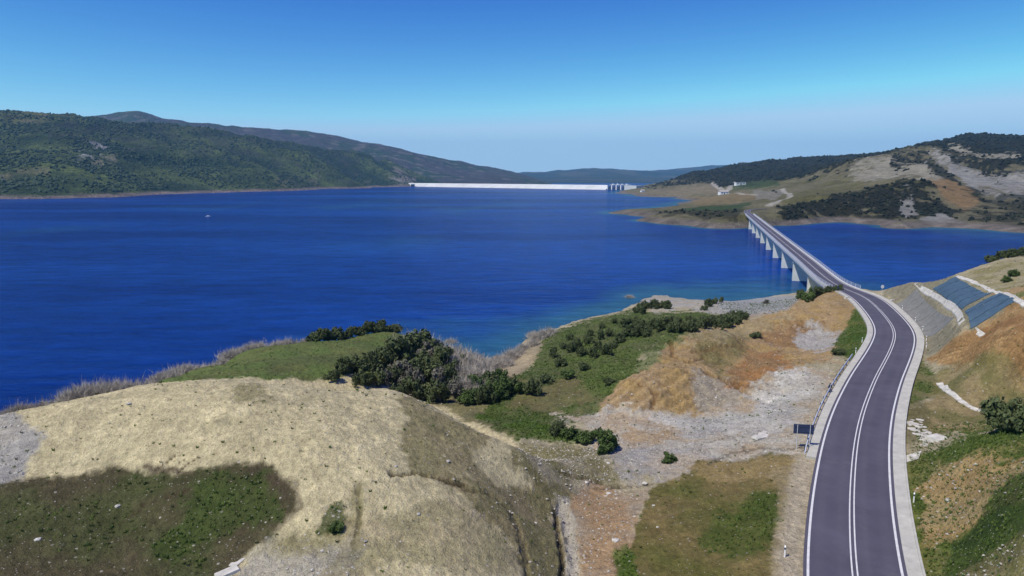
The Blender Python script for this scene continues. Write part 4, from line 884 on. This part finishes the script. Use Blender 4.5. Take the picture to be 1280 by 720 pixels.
def twig_crown(seed, n=560):
    r = np.random.default_rng(seed); V = []; nb = 9
    Vv = []; Ff = []
    for k in range(n):
        a = r.random()*6.28; el = r.uniform(.05, 1.5); L0 = r.uniform(.55, .85); st = np.array([r.normal()*.30, r.normal()*.30, r.uniform(-.05, .1)])
        d = np.array([math.cos(a)*math.cos(el), math.sin(a)*math.cos(el), math.sin(el)]); mid = st+d*L0*.5*np.array([1, 1, .8]); tip = mid+(d+r.normal(size=3)*.35)*L0*.45
        w0 = .016; sd_ = np.cross(d, r.normal(size=3)); sd_ /= np.linalg.norm(sd_)
        b_ = len(Vv); Vv += [st-sd_*w0, st+sd_*w0, mid+sd_*w0*.8, mid-sd_*w0*.8, tip]; Ff += [(b_, b_+1, b_+2), (b_, b_+2, b_+3), (b_+3, b_+2, b_+4)]
        for j in range(5):
            s2 = mid+(tip-mid)*r.random()*.8; t2 = s2+(d+r.normal(size=3)*.7)*L0*.25; b_ = len(Vv); Vv += [s2-sd_*.010, s2+sd_*.010, t2]; Ff.append((b_, b_+1, b_+2))
    return np.array(Vv), np.array(Ff)
crowns = {}
for kind, mat in (('dark', 'leafdark'), ('mid', 'leafmid'), ('grey', 'leafgrey')):
    crowns[kind] = []
    for k in range(4):
        V, Fq, tn = leaf_crown(k*7+len(kind)*31, 26, 1900, (1, 1, .72+.1*k), .075); crowns[kind].append(mesh_np('foliage', V, Fq, M[mat], None, False, {'tone': tn}))
crowns['bare'] = [mesh_np('twigs', *twig_crown(k+5), M['twig'], None, False) for k in range(4)]
trunks = [trunk_mesh(k) for k in range(3)]
cnt = [0]
def bush(x_, y_, h, kind, label, group=None, name=None, wide=1., zoff=0, z=None):
    z = near_z(x_, y_) if z is None else z; k = cnt[0]; cnt[0] += 1
    e = empty(name or {'dark': 'leafy_tree', 'mid': 'green_bush', 'grey': 'dry_bush', 'bare': 'leafless_bush'}[kind], (x_, y_, z+zoff), random.uniform(0, 6.28), label, 'tree' if h > 3.9 and kind != 'bare' else 'bush', group)
    f = obj('twigs' if kind == 'bare' else 'foliage', crowns[kind][k % 4], e); f.scale = (h*.62*wide, h*.62*wide, h*.9 if kind != 'bare' else h*.8)
    t_ = obj('trunk', trunks[k % 3], e); t_.scale = (h*.6, h*.6, h*.75)
    return e
ORD = ['leftmost', 'second from left', 'third from left', 'fourth from left', 'fifth from left', 'sixth from left', 'seventh from left', 'eighth from left', 'ninth from left', 'tenth from left', 'eleventh from left', 'twelfth from left', 'thirteenth from left', 'fourteenth from left', 'fifteenth from left', 'sixteenth from left', 'seventeenth from left', 'eighteenth from left', 'nineteenth from left', 'twentieth from left']
def row(es):                             # neighbours in a row: say which one each is
    es = sorted(es, key=lambda e: e.location.x/e.location.y)
    for k, e in enumerate(es[:20]): e['label'] = ORD[k]+' '+e['label'].replace(' in the row', '').replace('sparse ', '').replace(' just behind', ' behind')
def at(px, d, ): a, b_, c_ = ray(px, 222); return a*d/b_, d
# thicket in the gully (behind the tan hill)
rs_ = random.Random(3)
for px, d, h in ((405,103,2.6),(420,106,3.2),(437,108,3.6),(455,112,4.2),(440,104,3),(470,116,5),(462,106,3.8),(490,121,6.2),(482,112,4.6),(505,128,7),(503,117,5.4),(520,133,7.4),(518,122,6.2),(537,130,6.8),(535,118,5.4),(550,124,6),(548,135,6.3),(556,113,4.6),(530,108,4.4),(508,106,4),(487,103,3.4),(566,118,4.5),(575,126,4.4),(545,106,3.8)):
    bush(*at(px, d), h*.9, 'dark', 'dark green tree in the dense thicket behind the tan hill crest', 'trees in the thicket behind the tan hill', wide=1.12)
for px, d, h in ((470,109,3.4),(512,111,4.6),(528,126,6.6),(545,112,4.4),(562,110,3.6),(496,112,5),(571,121,4)):
    bush(*at(px, d), h*.95, 'grey', 'brownish half-leafed bush inside the thicket behind the tan hill', 'half-leafed bushes in the thicket')
for px, d, h in ((540,140,6.2),(555,138,6),(566,134,5.8),(574,130,5.6),(582,124,5.2),(590,130,4.6),(562,126,5.6),(575,118,4.8),(588,117,4.6),(598,124,4),(548,128,5.6),(580,138,4.4),(595,140,3.8),(570,145,4.2),(602,133,3.4),(525,141,6.4),(512,143,6),(606,117,3.6),(592,111,3.6),(578,112,4)):
    bush(*at(px, d), h*1.05, 'bare', 'pale leafless bush on the right side of the thicket by inlet', 'leafless bushes beside the inlet', wide=1.05)
for px, d, h in ((612,142,2.6),(622,148,2.4),(630,146,2.8),(640,149,3),(648,152,2.6),(618,136,2.8),(633,141,2.4),(655,158,2.2),(668,172,2.4),(672,166,2.8),(680,168,2.8),(690,172,2.4),(668,160,2.2)):
    bush(*at(px, d), h*1.15, 'bare', 'pale grey leafless bush on the bank above the small inlet', 'leafless bushes on the inlet bank', wide=1.1)
for px, d, h in ((590,108,3.2),(602,106,3.4),(615,107,3.4),(627,109,3.4),(638,112,3),(597,112,3.6),(610,113,3.6),(625,116,3.2),(583,106,3)):
    bush(*at(px, d), h, 'mid' if px % 2 else 'dark', 'green bush at the low end of the gully beside tan hill', 'green bushes at the gully mouth', wide=1.15)
# grey bushes behind the left crest and along the field
for i_, px in enumerate(list(range(92, 182, 6))):
    cy = np.interp(px, [0, 60, 130, 190], [520, 507, 492, 480]); x_, y_, _ = P(px, cy, 17.3)
    bush(x_*1.055, y_*1.055, 2.7+.9*rs_.random(), 'bare', 'grey leafless bush in the row behind the tan crest at far left', 'leafless bushes behind the left crest', wide=1.1)
for px, py in ((190,474),(198,471),(207,469),(216,466),(224,463),(233,460),(242,457),(251,454),(260,451),(269,449),(278,446),(288,443),(298,441),(312,438),(322,437),(346,433),(358,431),(382,428)):
    x_, y_, z_ = P(px, py+1, np.interp(px, [190, 240, 300, 382], [11.8, 11, 8.7, 7.8])); x_ *= 1.03; y_ *= 1.03; bush(x_, y_, 1.9+1.2*rs_.random(), 'bare', 'grey leafless bush along the lake edge of the green field', 'leafless bushes along the green field', wide=1.25)
for px in range(396, 502, 9):
    py = np.interp(px, [396, 500], [424, 414]); x_, y_, z_ = G(px, py+5); x_ *= 1.045; y_ *= 1.045; bush(x_, y_, 2.3+.9*rs_.random(), 'dark', 'low dark green bush on the far edge of the green field', 'dark bushes on the field edge', wide=1.35)
# shrubs of the meadow and the long hedge of dark shrubs
spots = [(700,458,3.0),(692,447,3),(730,462,2.6),(757,443,3.0),(765,436,2.6),(747,437,2.4),(712,425,2.6),(722,434,2.8),(735,430,3),(750,425,3),(762,420,3),(715,440,3.2),(728,445,3),(742,447,2.8),(705,436,2.6),(775,428,3),(790,418,3),(785,408,2.6),(768,404,2.4),(738,420,2.2),(752,410,2.0)]
for px, py, h in spots:
    x_, y_, z_ = G(px, py); bush(x_, y_, h*.8, 'dark', 'dark rounded shrub on the green meadow above the lake', 'dark shrubs scattered on the meadow', wide=1.1)
for j in range(46):
    u = j/45; px = 780+u*150+rs_.uniform(-6, 6); py = np.interp(px, [780, 820, 860, 900, 935], [418, 418, 416, 410, 401])+rs_.uniform(-14, 4)*(1-.45*u)
    x_, y_, z_ = G(px, py); bush(x_, y_, 1.8+1.1*rs_.random(), 'dark', 'dark green shrub in the long dense belt above the orange earthworks', 'shrubs in the belt above the earthworks', wide=1.2)
for px, py, h in ((800,388,2.6),(808,386,3),(817,386,3),(825,385,3),(834,386,2.8),(795,391,2.2),(803,393,2.4),(880,388,2.2),(886,383,2.6),(893,380,2.4),(902,378,1.8)):
    x_, y_, z_ = G(px, py); bush(x_, y_, h, 'dark', 'dark shrub beside the pale sandy spit', 'dark shrubs beside the sandy spit', wide=1.1)
for px, py, h in ((1003,375,3.2),(1010,378,3.4),(1016,373,3.4),(1022,371,3),(1028,367,2.4),(1036,365,2),(1044,364,2),(1050,363,1.8),(1000,368,2.4)):
    x_, y_, z_ = G(px, py); bush(x_, y_, h, 'mid' if h > 3 else 'dark', 'green bush on the knoll by the near end of the bridge', 'bushes on the knoll by the bridge', wide=1.15)
for px, py, h, kd, lb, nm in ((665,493,3.0,'dark','round dark bush left of the brownish meadow patch',None),(640,485,2.4,'mid','bright green bush at the top of the inlet bank',None),(650,492,2.2,'mid','bright green bush between inlet bank and dark round bush',None),
     (683,478,2.0,'dark','low flat shrub in the middle of the meadow above the round bush',None),(710,473,1.8,'mid','small green shrub below two dark shrubs on the meadow',None),(762,481,1.5,'dark','tiny very dark bush close to the left orange mound',None),
     (756,563,3.0,'mid','round olive green bush standing alone beside the gravel',None),(732,553,1.8,'mid','low bright green bush just left of the round olive bush',None),(697,544,2.2,'dark','dark green bush on the lush grass at the gully end',None),(712,546,1.6,'mid','small low bush right of the dark bush on lush grass',None),
     (836,577,1.2,'mid','small bright green bush on the gravel bank in the middle',None),(1262,537,4.6,'dark','big dark green bush at the right edge beside the curved drain',None),(1277,538,3.6,'dark','dark bush touching the right edge of the view behind the mound',None),
     (945,422,1.6,'dark','small dark shrub above the orange pit',None),(958,380,1.4,'grey','brownish dry shrub on the grey gravel flat',None),(1048,443,1.8,'dark','dark shrub at the left foot of the green road bank',None),(420,664,.8,'mid','low weedy bush on the bare tan slope in the lower left',None),
     (1268,345,1.6,'mid','green shrub on the slope above the upper drain channel',None),(1258,352,1.3,'mid','small green shrub nearest the upper drain channel',None)):
    x_, y_, z_ = G(px, py); bush(x_, y_, h, kd, lb, None, nm, 1.2 if h > 2 else 1.6)
for px, d in ((1243,172),(1249,166),(1256,170),(1263,165),(1270,168),(1277,163),(1285,165),(1292,160)):
    x_, y_ = at(px, d); bush(x_, y_, 2.2, 'dark', 'dark bush on the hilltop at the right edge against the lake', 'dark bushes on the right hilltop', wide=1.4)
for px, py, lb in ((787,372,'pale bare bush standing in the water off the sandy spit'),(563,428,'pale bare bush standing in the water beyond the thicket'),(648,444,'pale bare bush standing in the water at the inlet')):
    x_, y_, _ = P(px, py, 0); bush(x_, y_, 2.4, 'bare', lb, None, 'drowned_bush', 1.2, 0, -.5)
for j in range(12):
    px = 6+j*7.5; cy = np.interp(px, [0, 60, 130], [520, 507, 492]); x_, y_, _ = P(px, cy, 17); bush(x_*1.07, y_*1.07, 1.7+.8*rs_.random()+(.3 if j > 6 else 0), 'bare', 'sparse leafless twigs just behind the left end of the tan crest', 'leafless twigs at the left end', wide=.7)
byg = {}
for o_ in COL.objects:
    if o_.type == 'EMPTY' and 'group' in o_: byg.setdefault(o_['group'], []).append(o_)
for g_, es in byg.items():
    if g_ in ('leafless bushes on the inlet bank', 'green bushes at the gully mouth', 'leafless bushes behind the left crest', 'leafless bushes along the green field', 'dark bushes on the field edge', 'dark shrubs beside the sandy spit', 'bushes on the knoll by the bridge', 'dark bushes on the right hilltop', 'half-leafed bushes in the thicket', 'leafless bushes beside the inlet', 'leafless twigs at the left end', 'marker posts below the matted slope'): row(es)
# ------------------------------------------------------------------ dam
a0 = np.array(P(508, 233.0, 0)[:2]); a1 = np.array(P(757, 237.2, 0)[:2]); td = (a1-a0)/np.linalg.norm(a1-a0); nd_ = np.array([td[1], -td[0]])
if nd_@(-a0) < 0: nd_ = -nd_
dam = empty('dam', (*((a0+a1)/2), 0), 0, 'long low white faced dam closing the far end of the lake', 'dam')
def dw(u, o, z): q = a0+td*u-nd_*o; return (q[0], q[1], z)
Ld = np.linalg.norm(a1-a0); mb = MB(); ZD = 14.5
mb.sweep([[dw(u, -40, -20), dw(u, 26, ZD), dw(u, 38, ZD), dw(u, 38, ZD-1), dw(u, 110, -25)] for u in np.linspace(-30, Ld, 30)]); o_ = mb.build('embankment', M['dam'], dam); o_.location = -Vector(dam.location)
mb = MB(); mb.sweep([[dw(u, 27, ZD), dw(u, 27, ZD+1.2), dw(u, 28, ZD+1.2), dw(u, 28, ZD)] for u in np.linspace(-30, Ld, 30)]); o_ = mb.build('parapet', M['white'], dam); o_.location = -Vector(dam.location)
sp = empty('spillway', dw(Ld+40, 26, 0), 0, 'spillway with dark gates between white piers at the right end of the dam', 'spillway')
def spl(mb_, nm, mt): o_ = mb_.build(nm, mt, sp); o_.location = -Vector(sp.location); return o_
def dbox(u0, u1, o0, o1, z0, z1):
    mb = MB(); mb.sweep([[dw(u, o0, z0), dw(u, o0, z1), dw(u, o1, z1), dw(u, o1, z0)] for u in (u0, u1)]); return mb
Wg = 78.; ng = 4
for k in range(ng+1): spl(dbox(Ld+k*Wg/ng-1.8, Ld+k*Wg/ng+1.8, 8, 40, -20, ZD+1.5), 'spillway_pier', M['white'])
for k in range(ng): spl(dbox(Ld+k*Wg/ng+1.85, Ld+(k+1)*Wg/ng-1.85, 14, 18, -20, ZD-4.5), 'gate', M['darksteel'])
spl(dbox(Ld-2, Ld+Wg+2, 24, 36, ZD+1.6, ZD+2.8), 'walkway', M['dam'])
for k in range(ng): spl(dbox(Ld+(k+.35)*Wg/ng, Ld+(k+.65)*Wg/ng, 26, 31, ZD+2.85, ZD+6), 'hoist_house', M['dam'])
spl(dbox(Ld+Wg+2.1, Ld+Wg+52, 0, 40, -20, ZD), 'wing_wall', M['dam'])
it = empty('intake_tower', dw(75, -14, 0), 0, 'small dark intake structure near the left end of the dam', 'intake')
mb = MB(); mb.box((0, 0, 3), (16, 12, 14)); mb.build('shaft', M['darksteel'], it); mb = MB(); mb.box((0, 0, 11), (20, 15, 2)); mb.build('platform', M['dam'], it)
# ------------------------------------------------------------------ houses on the far shore
def house(px, py, w0, d0, h0, rz, label, flat=False, roofm='rooftile'):
    x_, y_, z_ = GF(px, py); e = empty('house', (x_, y_, z_), rz, label, 'house'); mb = MB(); mb.box((0, 0, h0/2-1), (w0, d0, h0+2)); mb.build('wall', M['white'], e)
    mb = MB()
    if flat: mb.box((0, 0, h0+.2), (w0+.8, d0+.8, .38))
    else:
        r = h0+2.2; a, b_ = w0/2+.5, d0/2+.5; mb.add([(-a, -b_, h0+.02), (a, -b_, h0+.02), (a, b_, h0+.02), (-a, b_, h0+.02), (-a, 0, r), (a, 0, r)], [(3, 2, 1, 0), (0, 1, 5, 4), (2, 3, 4, 5), (0, 4, 3), (1, 2, 5)])
    mb.build('roof', M[roofm], e)
    for k in (-.3, 0, .3):
        mb = MB(); mb.box((k*w0, -d0/2-.03, h0*.55 if k else h0*.35), (w0*.13, .1, h0*.4 if k else h0*.7)); mb.build('window' if k else 'door', M['darksteel'], e)
house(904,243,16,10,5,.2,'low white building with a dark front where the far tracks meet')
house(925,231,20,9,4,.1,'long flat white building beside the green field on far shore',True,'white')
house(803,240,9,7,4,.3,'tiny building on the slope next to the dam end')
# small white boat
x_, y_, _ = P(260, 271, 0); bt = empty('boat', (x_, y_, 0), .5, 'tiny white motorboat alone on the lake at left', 'boat')
mb = MB(); mb.sweep([[(-2.4, -.8, .7), (-2.4, .8, .7), (-2.3, .6, -.3), (-2.3, -.6, -.3)], [(.5, -.95, .75), (.5, .95, .75), (.5, .6, -.35), (.5, -.6, -.35)], [(2.8, -.06, 1.0), (2.8, .06, 1.0), (2.4, .05, -.1), (2.4, -.05, -.1)]]); mb.build('hull', M['white'], bt)
mb = MB(); mb.box((-.1, 0, 1.15), (1.6, 1.2, .9), 0, .8); mb.build('cabin', M['white'], bt)
# ------------------------------------------------------------------ haze
m = bpy.data.materials.new('haze_air'); m.use_nodes = True; t = m.node_tree; t.nodes.remove(t.nodes['Principled BSDF'])
pv = t.nodes.new('ShaderNodeVolumePrincipled'); pv.inputs['Color'].default_value = (.25, .60, 1, 1); pv.inputs['Density'].default_value = 6e-5; pv.inputs['Anisotropy'].default_value = 0.0
t.links.new(pv.outputs[0], t.nodes['Material Output'].inputs['Volume'])
mb = MB(); mb.box((0, 6100, 320), (34000, 14000, 764)); hz = mb.build('haze', m); tag(hz, kind='stuff')
hz.location = (0, 0, 0)
SC.cycles.volume_bounces = 0
